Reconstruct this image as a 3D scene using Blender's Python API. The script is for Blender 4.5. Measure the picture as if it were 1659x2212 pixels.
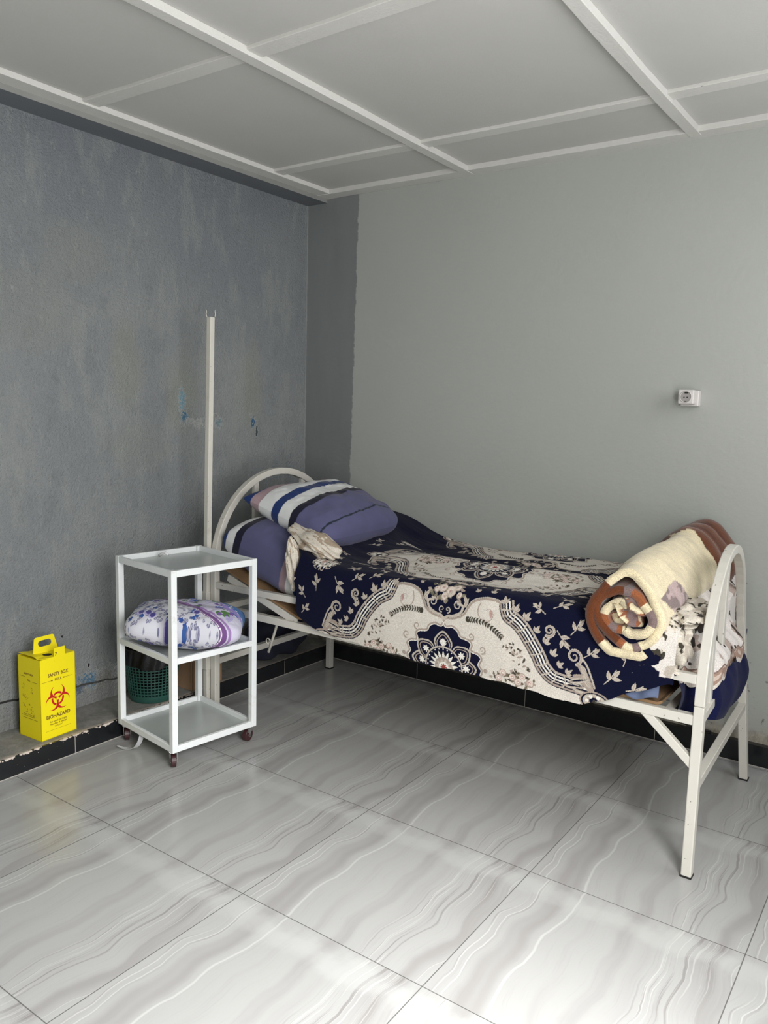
import bpy, bmesh, math, random
import numpy as np
from mathutils import Vector, Matrix

for o in list(bpy.data.objects): bpy.data.objects.remove(o)
SC = bpy.context.scene
COL = SC.collection
rnd = random.Random(7)
rng = np.random.default_rng(5)

# ------------------------------------------------------------------ camera
cam_data = bpy.data.cameras.new('camera')
cam = bpy.data.objects.new('camera', cam_data); COL.objects.link(cam)
right = Vector((0.81509, 0.57876, 0.02591)); down = Vector((0.09598, -0.0908, -0.99123)); fwd = Vector((-0.57133, 0.81043, -0.12956))
m = Matrix((right, -down, -fwd)).transposed().to_4x4()
m.translation = Vector((2.10354, -1.49129, 1.36636))
cam.matrix_world = m
cam_data.sensor_fit = 'HORIZONTAL'; cam_data.sensor_width = 36.0
cam_data.lens = 36.0 * 1721.4 / 1659.0
cam_data.clip_start = 0.02
SC.camera = cam

# ------------------------------------------------------------------ light
world = bpy.data.worlds.new('world'); SC.world = world; world.use_nodes = True
bg = world.node_tree.nodes['Background']; bg.inputs[0].default_value = (0.80, 0.88, 1.0, 1); bg.inputs[1].default_value = 1.2

def area(name, loc, target, sx, sy, power, col, spread=180):
    d = bpy.data.lights.new(name, 'AREA'); d.shape = 'RECTANGLE'; d.size = sx; d.size_y = sy; d.energy = power; d.color = col; d.spread = math.radians(spread)
    o = bpy.data.objects.new(name, d); COL.objects.link(o); o.location = loc
    o.rotation_euler = (Vector(target) - Vector(loc)).to_track_quat('-Z', 'Y').to_euler()
    return o
XR, YFR = 2.55, -2.3         # right wall and front wall
area('daylight_side_window', (XR - 0.03, 1.1, 1.80), (0, 1.0, 1.3), .95, .95, 13, (1.0, 0.985, 0.975))
area('daylight_doorway', (XR - 0.03, -.85, 1.30), (.0, -.75, 1.30), 1.15, 1.5, 66, (1.0, 0.985, 0.97))
area('added_floor_fill', (XR - 0.05, -.85, 1.55), (1.62, -.48, .0), 1.1, .9, 32, (1.0, 0.985, 0.97), 85)  # extra unseen lamp, beam narrowed, added to brighten the foreground floor

vs = SC.view_settings
vs.view_transform = 'Standard'; vs.look = 'None'; vs.gamma = 1; vs.use_curve_mapping = False
vs.exposure = 0.0

# ------------------------------------------------------------------ materials
class N:
    def __init__(s, name):
        s.m = bpy.data.materials.new(name); s.m.use_nodes = True; s.t = s.m.node_tree; s.t.nodes.clear()
        s.out = s.t.nodes.new('ShaderNodeOutputMaterial'); s.b = s.t.nodes.new('ShaderNodeBsdfPrincipled')
        s.t.links.new(s.b.outputs[0], s.out.inputs[0])
    def n(s, typ, **kw):
        x = s.t.nodes.new(typ)
        for k, v in kw.items(): setattr(x, k, v)
        return x
    def put(s, node, idx, v):
        if v is None: return
        i = node.inputs[idx]
        if hasattr(v, 'is_output') or isinstance(v, bpy.types.NodeSocket): s.t.links.new(v, i)
        else: i.default_value = v
    def pos(s): return s.n('ShaderNodeNewGeometry').outputs['Position']
    def obj(s): return s.n('ShaderNodeTexCoord').outputs['Object']
    def xyz(s, v):
        q = s.n('ShaderNodeSeparateXYZ'); s.put(q, 0, v); return q.outputs
    def comb(s, a, b, c):
        q = s.n('ShaderNodeCombineXYZ'); s.put(q, 0, a); s.put(q, 1, b); s.put(q, 2, c); return q.outputs[0]
    def ma(s, op, a, b=None, c=None, clamp=False):
        q = s.n('ShaderNodeMath', operation=op); q.use_clamp = clamp; s.put(q, 0, a); s.put(q, 1, b); s.put(q, 2, c); return q.outputs[0]
    def vm(s, op, a, b=None):
        q = s.n('ShaderNodeVectorMath', operation=op); s.put(q, 0, a); s.put(q, 1, b)
        return q.outputs['Value'] if op in ('LENGTH', 'DISTANCE') else q.outputs[0]
    def noise(s, v, scale, detail=4, rough=.55, dist=0):
        q = s.n('ShaderNodeTexNoise'); s.put(q, 'Vector', v); s.put(q, 'Scale', scale); s.put(q, 'Detail', detail); s.put(q, 'Roughness', rough); s.put(q, 'Distortion', dist)
        return q.outputs[0]
    def ramp(s, f, stops, interp='LINEAR'):
        q = s.n('ShaderNodeValToRGB'); s.put(q, 0, f); e = q.color_ramp.elements; q.color_ramp.interpolation = interp
        while len(e) > 2: e.remove(e[-1])
        while len(e) < len(stops): e.new(.5)
        for el, (p, c) in zip(e, stops):
            el.position = p; el.color = (c, c, c, 1) if isinstance(c, (int, float)) else (*c, 1)
        return q.outputs[0]
    def mix(s, f, a, b, mode='MIX'):
        q = s.n('ShaderNodeMix', data_type='RGBA', blend_type=mode)
        s.put(q, 0, f)
        for i, v in ((6, a), (7, b)):
            s.put(q, i, (*v, 1) if isinstance(v, tuple) and len(v) == 3 else v)
        return q.outputs[2]
    def sstep(s, v, a, b):
        q = s.n('ShaderNodeMapRange', interpolation_type='SMOOTHSTEP'); s.put(q, 0, v); s.put(q, 1, a); s.put(q, 2, b); return q.outputs[0]
    def bump(s, h, strength, dist=.01):
        q = s.n('ShaderNodeBump'); s.put(q, 'Height', h); s.put(q, 'Strength', strength); s.put(q, 'Distance', dist); s.t.links.new(q.outputs[0], s.b.inputs['Normal'])
    def fin(s, col, rough=.5, metal=0, spec=None):
        s.put(s.b, 'Base Color', (*col, 1) if isinstance(col, tuple) else col)
        s.put(s.b, 'Roughness', rough); s.put(s.b, 'Metallic', metal)
        if spec is not None: s.put(s.b, 'Specular IOR Level', spec)
        return s.m

def plain(name, col, rough=.5, metal=0, var=.12, vscale=30, bump=0, spec=None):
    k = N(name); v = k.obj(); n = k.noise(v, vscale, 4)
    c = k.mix(n, tuple(x * (1 - var) for x in col), tuple(min(1, x * (1 + var)) for x in col))
    if bump: k.bump(k.noise(v, vscale * 6, 3), bump, .002)
    return k.fin(c, rough, metal, spec)

# plaster painted blue grey, patchy, with flaked spots
def mat_left_wall():
    k = N('blue grey patchy plaster'); P = k.pos()
    n1 = k.noise(P, 1.7, 5, .6); n2 = k.noise(k.vm('MULTIPLY', P, (1, 3.0, 1.0)), 3.2, 6, .65)
    c = k.mix(k.sstep(n1, .36, .66), (.31, .33, .345), (.365, .385, .382))
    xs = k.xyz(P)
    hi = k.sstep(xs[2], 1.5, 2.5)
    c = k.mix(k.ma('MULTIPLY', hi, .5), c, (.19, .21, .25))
    c = k.mix(k.ma('MULTIPLY', k.sstep(n2, .50, .64), .42), c, (.40, .425, .40))
    dk = k.noise(k.vm('MULTIPLY', P, (1, 1.6, 1.0)), 6.5, 6, .7)
    c = k.mix(k.ma('MULTIPLY', k.sstep(dk, .52, .68), .45), c, (.235, .255, .262))
    # worn olive smears where an older coat shows
    for (y, z, ry, rz, a) in ((.69, 1.53, .09, .2, .42), (.98, 1.42, .10, .18, .38), (1.44, 1.44, .07, .28, .42), (.25, 1.7, .25, .18, .2), (.45, 1.95, .2, .12, .2), (.75, 1.17, .2, .12, .25)):
        d = k.vm('LENGTH', k.vm('MULTIPLY', k.vm('SUBTRACT', P, (-.8, y, z)), (0, 1 / ry, 1 / rz)))
        f = k.ma('MULTIPLY', k.sstep(k.ma('ADD', d, k.ma('MULTIPLY', k.noise(P, 9, 4), 1.1)), 1.75, 1.0), a)
        c = k.mix(f, c, (.345, .36, .29))
    # light scuffs
    sc = k.noise(k.vm('MULTIPLY', P, (1, 30, 9)), 1.6, 5, .7)
    c = k.mix(k.ma('MULTIPLY', k.sstep(sc, .58, .70), .6), c, (.42, .44, .43))
    # flakes: white rim, blue core
    fl = k.noise(P, 60, 4, .75)
    for (y, z, ry, rz, col) in ((.992, 1.375, .02, .06, (.26, .42, .50)), (1.004, 1.30, .02, .035, (.10, .22, .34)), (1.04, 1.283, .03, .012, (.42, .44, .43)),
                                (1.09, 1.268, .03, .018, (.50, .50, .48)), (1.215, 1.275, .022, .025, (.24, .33, .36)), (1.195, 1.31, .012, .01, (.3, .3, .3)),
                                (1.452, 1.282, .018, .03, (.05, .15, .28)), (1.478, 1.235, .008, .035, (.09, .11, .12)), (1.435, 1.31, .012, .012, (.38, .4, .4)),
                                (.49, .175, .085, .04, (.10, .24, .38)), (.40, .15, .06, .025, (.09, .15, .25)), (.56, .17, .05, .05, (.32, .32, .30)),
                                (.352, .40, .007, .006, (.02, .02, .02)), (.03, .35, .03, .03, (.10, .23, .26)), (.473, .248, .008, .008, (.02, .02, .02)), (.66, .60, .012, .01, (.35, .36, .36))):
        d = k.vm('LENGTH', k.vm('MULTIPLY', k.vm('SUBTRACT', P, (-.8, y, z)), (0, 1 / ry, 1 / rz)))
        d = k.ma('ADD', d, k.ma('MULTIPLY', fl, 5.5))
        c = k.mix(k.sstep(d, 3.85, 3.7), c, (.50, .52, .51))
        c = k.mix(k.sstep(d, 3.55, 3.4), c, col)
    # crack line just over the ledge
    lz = k.ma('ADD', k.ma('MULTIPLY', xs[1], -.075), .19)
    lz = k.ma('ADD', lz, k.ma('MULTIPLY', k.noise(k.comb(0, xs[1], 0), 14, 3), .02))
    dd = k.ma('ABSOLUTE', k.ma('SUBTRACT', xs[2], lz))
    c = k.mix(k.sstep(dd, .006, .003), c, (.012, .012, .012))
    # raw cement near the foot
    c = k.mix(k.ma('MULTIPLY', k.sstep(k.ma('ADD', xs[2], k.ma('MULTIPLY', n2, .14)), .30, .17), .55), c, (.27, .27, .25))
    h = k.ma('ADD', k.noise(P, 95, 5, .62), k.ma('MULTIPLY', k.noise(P, 300, 3, .6), .35))
    k.bump(h, 1.0, .016)
    return k.fin(c, .62, 0, .35)

def mat_ledge():
    k = N('rough cement ledge'); P = k.pos()
    c = k.ramp(k.noise(P, 14, 8, .7), [(.3, (.15, .15, .135)), (.55, (.26, .255, .235)), (.75, (.36, .35, .32))])
    xs = k.xyz(P)
    e = k.sstep(k.ma('ADD', xs[0], k.ma('MULTIPLY', k.noise(P, 25, 5), .05)), -.565, -.545)
    c = k.mix(k.ma('MULTIPLY', e, .8), c, (.50, .42, .35))
    k.bump(k.noise(P, 120, 6, .7), .8, .008)
    return k.fin(c, .85)

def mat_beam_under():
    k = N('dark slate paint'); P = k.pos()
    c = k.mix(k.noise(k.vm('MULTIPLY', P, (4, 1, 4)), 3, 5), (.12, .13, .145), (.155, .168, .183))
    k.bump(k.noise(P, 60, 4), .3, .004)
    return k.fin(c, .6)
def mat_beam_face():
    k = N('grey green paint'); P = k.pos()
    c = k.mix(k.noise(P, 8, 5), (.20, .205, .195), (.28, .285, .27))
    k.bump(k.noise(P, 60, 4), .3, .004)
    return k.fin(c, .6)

def mat_back_wall():
    k = N('grey green emulsion wall'); P = k.pos(); xs = k.xyz(P)
    c = k.mix(k.noise(P, 1.3, 4), (.375, .392, .362), (.42, .432, .405))
    # darker slate strip painted down the corner, brushed edge
    wob = k.ma('MULTIPLY', k.ma('SUBTRACT', k.noise(k.comb(0, 0, xs[2]), 3.2, 5, .65), .5), .05)
    fine = k.ma('MULTIPLY', k.ma('SUBTRACT', k.noise(k.comb(0, k.ma('MULTIPLY', xs[0], .3), xs[2]), 60, 3), .5), .018)
    edge = k.ma('ADD', k.ma('ADD', xs[0], wob), k.ma('ADD', fine, k.ma('MULTIPLY', xs[2], -.012)))
    f = k.sstep(edge, -.484, -.494)
    dark = k.mix(k.noise(k.vm('MULTIPLY', P, (3, 1, .7)), 4, 5), (.18, .192, .192), (.225, .238, .24))
    c = k.mix(f, c, dark)
    # scuffed, mouldy plaster low down at the right
    low = k.sstep(k.ma('ADD', xs[2], k.ma('MULTIPLY', k.noise(P, 5, 5), .3)), .42, .22)
    c = k.mix(k.ma('MULTIPLY', low, .45), c, (.36, .34, .31))
    sp = k.noise(P, 42, 3, .5)
    lo2 = k.sstep(xs[2], .62, .25)
    c = k.mix(k.ma('MULTIPLY', k.ma('MULTIPLY', k.sstep(sp, .64, .70), lo2), .75), c, (.10, .095, .09))
    st = k.sstep(k.ma('ADD', xs[2], k.ma('MULTIPLY', k.noise(P, 18, 6, .7), .16)), .245, .16)
    c = k.mix(k.ma('MULTIPLY', st, .8), c, k.ramp(k.noise(P, 30, 6, .7), [(.35, (.12, .10, .07)), (.6, (.42, .38, .30))]))
    # highlight down the wall corner, painted as a pale line
    r = k.sstep(k.ma('ADD', xs[0], k.ma('MULTIPLY', k.noise(P, 22, 5, .7), .014)), -.784, -.791)
    c = k.mix(k.ma('MULTIPLY', r, .7), c, (.42, .43, .42))
    k.bump(k.ma('ADD', k.noise(P, 50, 4), k.noise(P, 6, 3)), .22, .005)
    return k.fin(c, .55, 0, .35)

def mat_ceiling():
    k = N('grey board ceiling'); P = k.pos()
    c = k.mix(k.noise(P, 1.1, 4), (.45, .455, .432), (.55, .537, .52))
    k.bump(k.ma('ADD', k.noise(P, 4, 3), k.ma('MULTIPLY', k.noise(P, 160, 3), .25)), .22, .01)
    return k.fin(c, .7)
def mat_batten():
    k = N('cream painted wood batten'); P = k.pos()
    c = k.mix(k.noise(P, 9, 6, .7), (.58, .575, .545), (.66, .65, .62))
    c = k.mix(k.sstep(k.noise(P, 60, 2), .76, .79), c, (.06, .05, .04))
    k.bump(k.noise(P, 90, 5, .7), .4, .004)
    return k.fin(c, .55)

def mat_floor():
    k = N('grey veined porcelain tile'); P = k.pos(); xs = k.xyz(P); T = .6
    lx = k.ma('FRACT', k.ma('ADD', k.ma('DIVIDE', xs[0], T), 10.0)); ly = k.ma('FRACT', k.ma('ADD', k.ma('DIVIDE', xs[1], T), 10.0))
    L = k.comb(lx, ly, 0)
    w1 = k.noise(k.comb(k.ma('MULTIPLY', lx, .30), ly, 3.1), 2.1, 1, .5)
    w2 = k.noise(k.comb(k.ma('MULTIPLY', lx, .8), ly, 7.7), 7.0, 2, .5)
    u = k.ma('ADD', lx, k.ma('ADD', k.ma('MULTIPLY', ly, -.05), k.ma('ADD', k.ma('MULTIPLY', w1, .24), k.ma('MULTIPLY', w2, .030))))
    U = lambda sy, seed: k.comb(u, k.ma('MULTIPLY', ly, sy), seed)
    b = k.noise(U(.06, 0), 5.5, 2, .55)
    c = k.mix(k.sstep(b, .46, .66), (.36, .362, .354), (.285, .278, .272))
    msk = k.sstep(k.noise(U(.05, 9), 4.2, 1), .52, .60)
    fl = k.noise(U(.015, 5), 46, 3, .65)
    c = k.mix(k.ma('MULTIPLY', k.ma('MULTIPLY', k.sstep(fl, .53, .64), msk), .62), c, (.52, .52, .505))
    fd = k.noise(U(.015, 15), 42, 3, .65)
    c = k.mix(k.ma('MULTIPLY', k.ma('MULTIPLY', k.sstep(fd, .54, .64), msk), .66), c, (.19, .178, .174))
    fine = k.noise(U(.03, 25), 110, 2, .5)
    c = k.mix(k.ma('MULTIPLY', k.sstep(fine, .5, .8), .20), c, (.25, .242, .238))
    for off, scl, seed, a in ((.0, 3.4, 21, .45),):
        r = k.ma('ABSOLUTE', k.ma('SUBTRACT', k.noise(k.comb(k.ma('ADD', u, off), k.ma('MULTIPLY', ly, .012), seed), scl, 0, .5), .5))
        c = k.mix(k.ma('MULTIPLY', k.sstep(r, .006, .001), a), c, (.56, .56, .55))
    # pale smear crossing each tile along one edge
    sy = k.ma('ADD', ly, k.ma('MULTIPLY', k.noise(k.comb(lx, ly, 2), 5, 5, .65), .22))
    sm = k.ma('MULTIPLY', k.sstep(sy, .90, 1.0), k.sstep(sy, 1.09, 1.02))
    c = k.mix(k.ma('MULTIPLY', sm, .30), c, (.50, .512, .50))
    # old glue or rust stain near the left skirting
    d = k.vm('LENGTH', k.vm('MULTIPLY', k.vm('SUBTRACT', P, (-.30, .12, 0)), (3.2, 6.0, 0)))
    c = k.mix(k.ma('MULTIPLY', k.sstep(k.ma('ADD', d, k.ma('MULTIPLY', k.noise(P, 7, 4), .8)), 1.35, .8), .16), c, (.42, .375, .31))
    # grout
    ex = k.ma('MINIMUM', lx, k.ma('SUBTRACT', 1.0, lx)); ey = k.ma('MINIMUM', ly, k.ma('SUBTRACT', 1.0, ly)); e = k.ma('MINIMUM', ex, ey)
    g = k.sstep(e, .0030, .0016)
    c = k.mix(k.ma('MULTIPLY', g, .85), c, (.075, .072, .068))
    rough = k.ma('ADD', k.ma('MULTIPLY', k.noise(P, 12, 4), .12), .17)
    rough = k.ma('ADD', rough, k.ma('MULTIPLY', g, .5))
    k.bump(k.ma('SUBTRACT', 1.0, g), .25, .001)
    return k.fin(c, rough, 0, .45)

def mat_black_tile(chips=True):
    k = N('black glazed skirting tile'); P = k.pos(); xs = k.xyz(P)
    c = k.mix(k.noise(P, 20, 4), (.006, .007, .009), (.014, .015, .017))
    chip = k.noise(P, 48, 3, .6)
    top = k.sstep(xs[2], .060, .074)
    if chips: c = k.mix(k.ma('MULTIPLY', k.sstep(k.ma('ADD', chip, k.ma('MULTIPLY', top, .24)), .70, .73), k.sstep(xs[1], .95, .6)), c, (.60, .52, .46))
    return k.fin(c, .22)

def vcol_mat(name, rough=.8, bump=.25, bscale=220, sheen=0, spec=.3, fuzz=0):
    k = N(name); a = k.n('ShaderNodeVertexColor'); a.layer_name = 'Col'
    v = k.obj(); c = a.outputs[0]
    if fuzz:
        c = k.mix(fuzz, c, k.mix(1.0, c, k.ramp(k.noise(v, 420, 2), [(.3, .35), (.7, 1.6)]), 'MULTIPLY'))
    if bump: k.bump(k.noise(v, bscale, 3, .6), bump, .003)
    m = k.fin(c, rough, 0, spec)
    if sheen: k.b.inputs['Sheen Weight'].default_value = sheen; k.b.inputs['Sheen Roughness'].default_value = .5
    return m

def mat_paint(name, col, chips=True, chip_t=.70):
    k = N(name); v = k.obj()
    c = k.mix(k.noise(v, 22, 5), tuple(x * .90 for x in col), col)
    if chips:
        s = k.noise(v, 75, 3, .55)
        c = k.mix(k.sstep(s, chip_t, chip_t + .03), c, (.13, .10, .075))
        c = k.mix(k.ma('MULTIPLY', k.sstep(k.noise(v, 11, 6, .7), .58, .72), .35), c, (.36, .32, .26))
    k.bump(k.noise(v, 60, 4), .12, .002)
    return k.fin(c, .38, 0, .5)

M = dict(
    lwall=mat_left_wall(), ledge=mat_ledge(), bund=mat_beam_under(), bface=mat_beam_face(), bwall=mat_back_wall(), ceil=mat_ceiling(), batten=mat_batten(), floor=mat_floor(), black=mat_black_tile(), blackb=mat_black_tile(False),
    grout=plain('pale joint filler', (.45, .42, .38), .8),
    bed=mat_paint('cream enamel on bed tube', (.62, .60, .54)),
    trolley=mat_paint('white enamel on trolley', (.80, .83, .83), True, .86),
    tray=plain('grey sheet steel tray', (.45, .48, .47), .28, 0, .08, 8),
    yellow=plain('yellow printed card', (.86, .72, .002), .5, 0, .03, 6),
    red=plain('red print', (.52, .006, .008), .5), brownprint=plain('dark brown print', (.14, .055, .012), .6),
    hole=plain('black opening', (.004, .004, .004), .9),
    steel=plain('zinc plated steel', (.55, .55, .55), .32, .9), rubber=plain('maroon castor wheel', (.045, .014, .016), .4),
    hub=plain('grey wheel hub', (.16, .13, .13), .4),
    basket=plain('dark green moulded plastic', (.024, .088, .070), .4), bag=plain('black bin liner film', (.004, .004, .005), .3, 0, .1, 20, .5),
    card=plain('brown corrugated card', (.26, .155, .075), .85, 0, .25, 18, .3), cardkraft=plain('kraft board box', (.30, .19, .11), .8, 0, .1, 10, .2),
    socket=plain('ivory socket plastic', (.62, .59, .57), .4, 0, .05), dark=plain('dark slot', (.008, .008, .008), .6),
    sheet=plain('slate blue bed linen', (.10, .13, .22), .85, 0, .2, 14, .3), navy=plain('navy plush cloth', (.010, .013, .055), .95, 0, .3, 40, .5, .15),
    plush=vcol_mat('printed plush blanket', .95, .45, 330, .04, .05, .35), pillow=vcol_mat('striped cotton pillow', .8, .18, 90, .1, .2), floral=vcol_mat('floral cotton pillow', .8, .15, 90, .1, .2),
    mink=vcol_mat('brown and cream mink blanket', .9, .6, 260, .3, .15, .45),
    strap=plain('grey woven strap', (.42, .43, .43), .6, 0, .2, 60, .3), wire=plain('black wire', (.02, .02, .02), .5), glass=None,
    winframe=plain('white window frame', (.7, .7, .68), .4), kerb=plain('dark cloth', (.012, .014, .03), .9, 0, .3, 30, .4))

# ------------------------------------------------------------------ mesh helpers
class MB:
    def __init__(s): s.v = []; s.f = []; s.mi = []
    def quad(s, a, b, c, d, mi=0):
        i = len(s.v); s.v += [tuple(a), tuple(b), tuple(c), tuple(d)]; s.f.append((i, i + 1, i + 2, i + 3)); s.mi.append(mi)
    def box(s, lo, hi, mi=0, mat=None):
        (x0, y0, z0), (x1, y1, z1) = lo, hi
        P = [(x0, y0, z0), (x1, y0, z0), (x1, y1, z0), (x0, y1, z0), (x0, y0, z1), (x1, y0, z1), (x1, y1, z1), (x0, y1, z1)]
        if mat: P = [tuple(mat @ Vector(p)) for p in P]
        i = len(s.v); s.v += P
        for q in ((0, 3, 2, 1), (4, 5, 6, 7), (0, 1, 5, 4), (1, 2, 6, 5), (2, 3, 7, 6), (3, 0, 4, 7)): s.f.append(tuple(i + k for k in q)); s.mi.append(mi)
    def bar(s, a, b, w, h, up=(0, 0, 1)):
        a = Vector(a); b = Vector(b); d = (b - a); L = d.length; d.normalize(); up = Vector(up)
        if abs(d.dot(up)) > .98: up = Vector((1, 0, 0))
        sd = d.cross(up).normalized(); u2 = sd.cross(d).normalized()
        mt = Matrix((d, sd, u2)).transposed().to_4x4(); mt.translation = a
        s.box((0, -w / 2, -h / 2), (L, w / 2, h / 2), 0, mt)
    def sweep(s, pts, secfn, closed=False, caps=True):
        # secfn(i,p,t) -> list of points
        rings = []
        for i, p in enumerate(pts):
            a = pts[max(i - 1, 0)]; b = pts[min(i + 1, len(pts) - 1)]
            t = (Vector(b) - Vector(a)).normalized(); rings.append(secfn(i, Vector(p), t))
        n = len(rings[0]); base = len(s.v)
        for r in rings: s.v += [tuple(q) for q in r]
        for i in range(len(rings) - 1):
            for j in range(n):
                a = base + i * n + j; b = base + i * n + (j + 1) % n
                s.f.append((a, b, b + n, a + n)); s.mi.append(0)
        if caps:
            s.f.append(tuple(base + j for j in range(n))[::-1]); s.mi.append(0)
            s.f.append(tuple(base + (len(rings) - 1) * n + j for j in range(n))); s.mi.append(0)
    def tube(s, pts, r, n=8):
        def sec(i, p, t):
            up = Vector((0, 0, 1)) if abs(t.z) < .9 else Vector((1, 0, 0))
            a = t.cross(up).normalized(); b = a.cross(t)
            rr = r(i) if callable(r) else r
            return [p + a * rr * math.cos(2 * math.pi * k / n) + b * rr * math.sin(2 * math.pi * k / n) for k in range(n)]
        s.sweep(pts, sec)
    def rect_path(s, pts, w, h, nrm):
        nrm = Vector(nrm)
        def sec(i, p, t):
            a = t.cross(nrm).normalized()
            return [p + a * w / 2 + nrm * h / 2, p - a * w / 2 + nrm * h / 2, p - a * w / 2 - nrm * h / 2, p + a * w / 2 - nrm * h / 2]
        s.sweep(pts, sec)
    def build(s, name, mat, parent=None, bevel=0, smooth=False, seg=2):
        me = bpy.data.meshes.new(name); me.from_pydata(s.v, [], s.f)
        mats = mat if isinstance(mat, list) else [mat]
        for x in mats: me.materials.append(x)
        if len(mats) > 1: me.polygons.foreach_set('material_index', s.mi)
        me.update(); return link(name, me, parent, bevel, smooth, seg)

def link(name, me, parent=None, bevel=0, smooth=False, seg=2):
    o = bpy.data.objects.new(name, me); COL.objects.link(o)
    if parent:
        o.parent = parent
        o.matrix_parent_inverse = parent.matrix_basis.inverted()
    bm = bmesh.new(); bm.from_mesh(me); bmesh.ops.remove_doubles(bm, verts=bm.verts, dist=1e-6) if len(bm.verts) < 60000 else None
    if len(bm.verts) < 60000: bmesh.ops.recalc_face_normals(bm, faces=bm.faces)
    bm.to_mesh(me); bm.free()
    if smooth: me.polygons.foreach_set('use_smooth', [True] * len(me.polygons))
    if bevel:
        b = o.modifiers.new('bevel', 'BEVEL'); b.width = bevel; b.segments = seg; b.limit_method = 'ANGLE'; b.angle_limit = .6
    return o

def thing(name, label, cat, loc=(0, 0, 0), rotz=0, group=None):
    o = bpy.data.objects.new(name, None); COL.objects.link(o); o.location = loc; o.rotation_euler = (0, 0, rotz)
    o.empty_display_size = .1; o['label'] = label; o['category'] = cat
    if group: o['group'] = group
    bpy.context.view_layer.update(); o.matrix_basis
    return o
def tag(o, label, cat, group=None):
    o['label'] = label; o['category'] = cat
    if group: o['group'] = group
    return o
def struct(name, mb, mat, parent=None, bevel=0):
    o = mb.build(name, mat, parent, bevel)
    if not parent: o['kind'] = 'structure'
    return o
def grid_mesh(V, cols=None, closed_u=False):
    """V: (nu,nv,3) array -> mesh with optional vertex colours"""
    nu, nv = V.shape[:2]; idx = np.arange(nu * nv).reshape(nu, nv)
    A = idx[:-1, :-1]; B = idx[1:, :-1]; C_ = idx[1:, 1:]; D = idx[:-1, 1:]
    F = np.stack([A, B, C_, D], -1).reshape(-1, 4)
    if closed_u: F = np.concatenate([F, np.stack([idx[-1, :-1], idx[0, :-1], idx[0, 1:], idx[-1, 1:]], -1)])
    return V.reshape(-1, 3), F, None if cols is None else cols.reshape(-1, 3)
def np_mesh(name, V, F, cols=None, mat=None, smooth=True):
    me = bpy.data.meshes.new(name); me.vertices.add(len(V)); me.vertices.foreach_set('co', V.astype(np.float32).ravel())
    me.loops.add(F.size); me.loops.foreach_set('vertex_index', F.astype(np.int32).ravel())
    me.polygons.add(len(F)); me.polygons.foreach_set('loop_start', (np.arange(len(F)) * 4).astype(np.int32))
    me.update(calc_edges=True)
    if smooth: me.polygons.foreach_set('use_smooth', np.ones(len(F), bool))
    if cols is not None:
        at = me.color_attributes.new('Col', 'FLOAT_COLOR', 'POINT')
        c4 = np.concatenate([cols, np.ones((len(cols), 1))], 1).astype(np.float32); at.data.foreach_set('color', c4.ravel())
    if mat: me.materials.append(mat)
    return me
def add_np(name, V, F, cols, mat, parent=None):
    o = bpy.data.objects.new(name, np_mesh(name, V, F, cols, mat)); COL.objects.link(o)
    if parent: o.parent = parent; o.matrix_parent_inverse = parent.matrix_basis.inverted()
    return o

# value noise on arrays
def vnoise(x, y, seed=0):
    xi = np.floor(x).astype(np.int64); yi = np.floor(y).astype(np.int64); xf = x - xi; yf = y - yi
    def h(a, b):
        n = (a * 374761393 + b * 668265263 + seed * 974711) & 0x7fffffff
        n = ((n ^ (n >> 13)) * 1274126177) & 0x7fffffff
        return (n ^ (n >> 16)) / 0x7fffffff
    u = xf * xf * (3 - 2 * xf); v = yf * yf * (3 - 2 * yf)
    return (h(xi, yi) * (1 - u) + h(xi + 1, yi) * u) * (1 - v) + (h(xi, yi + 1) * (1 - u) + h(xi + 1, yi + 1) * u) * v
def fbm(x, y, seed=0, o=4):
    s = 0; a = .5; t = 0
    for i in range(o): s = s + a * vnoise(x * 2 ** i, y * 2 ** i, seed + i); t += a; a *= .5
    return s / t
def sst(x, a, b):
    t = np.clip((x - a) / (b - a), 0, 1); return t * t * (3 - 2 * t)

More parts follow.
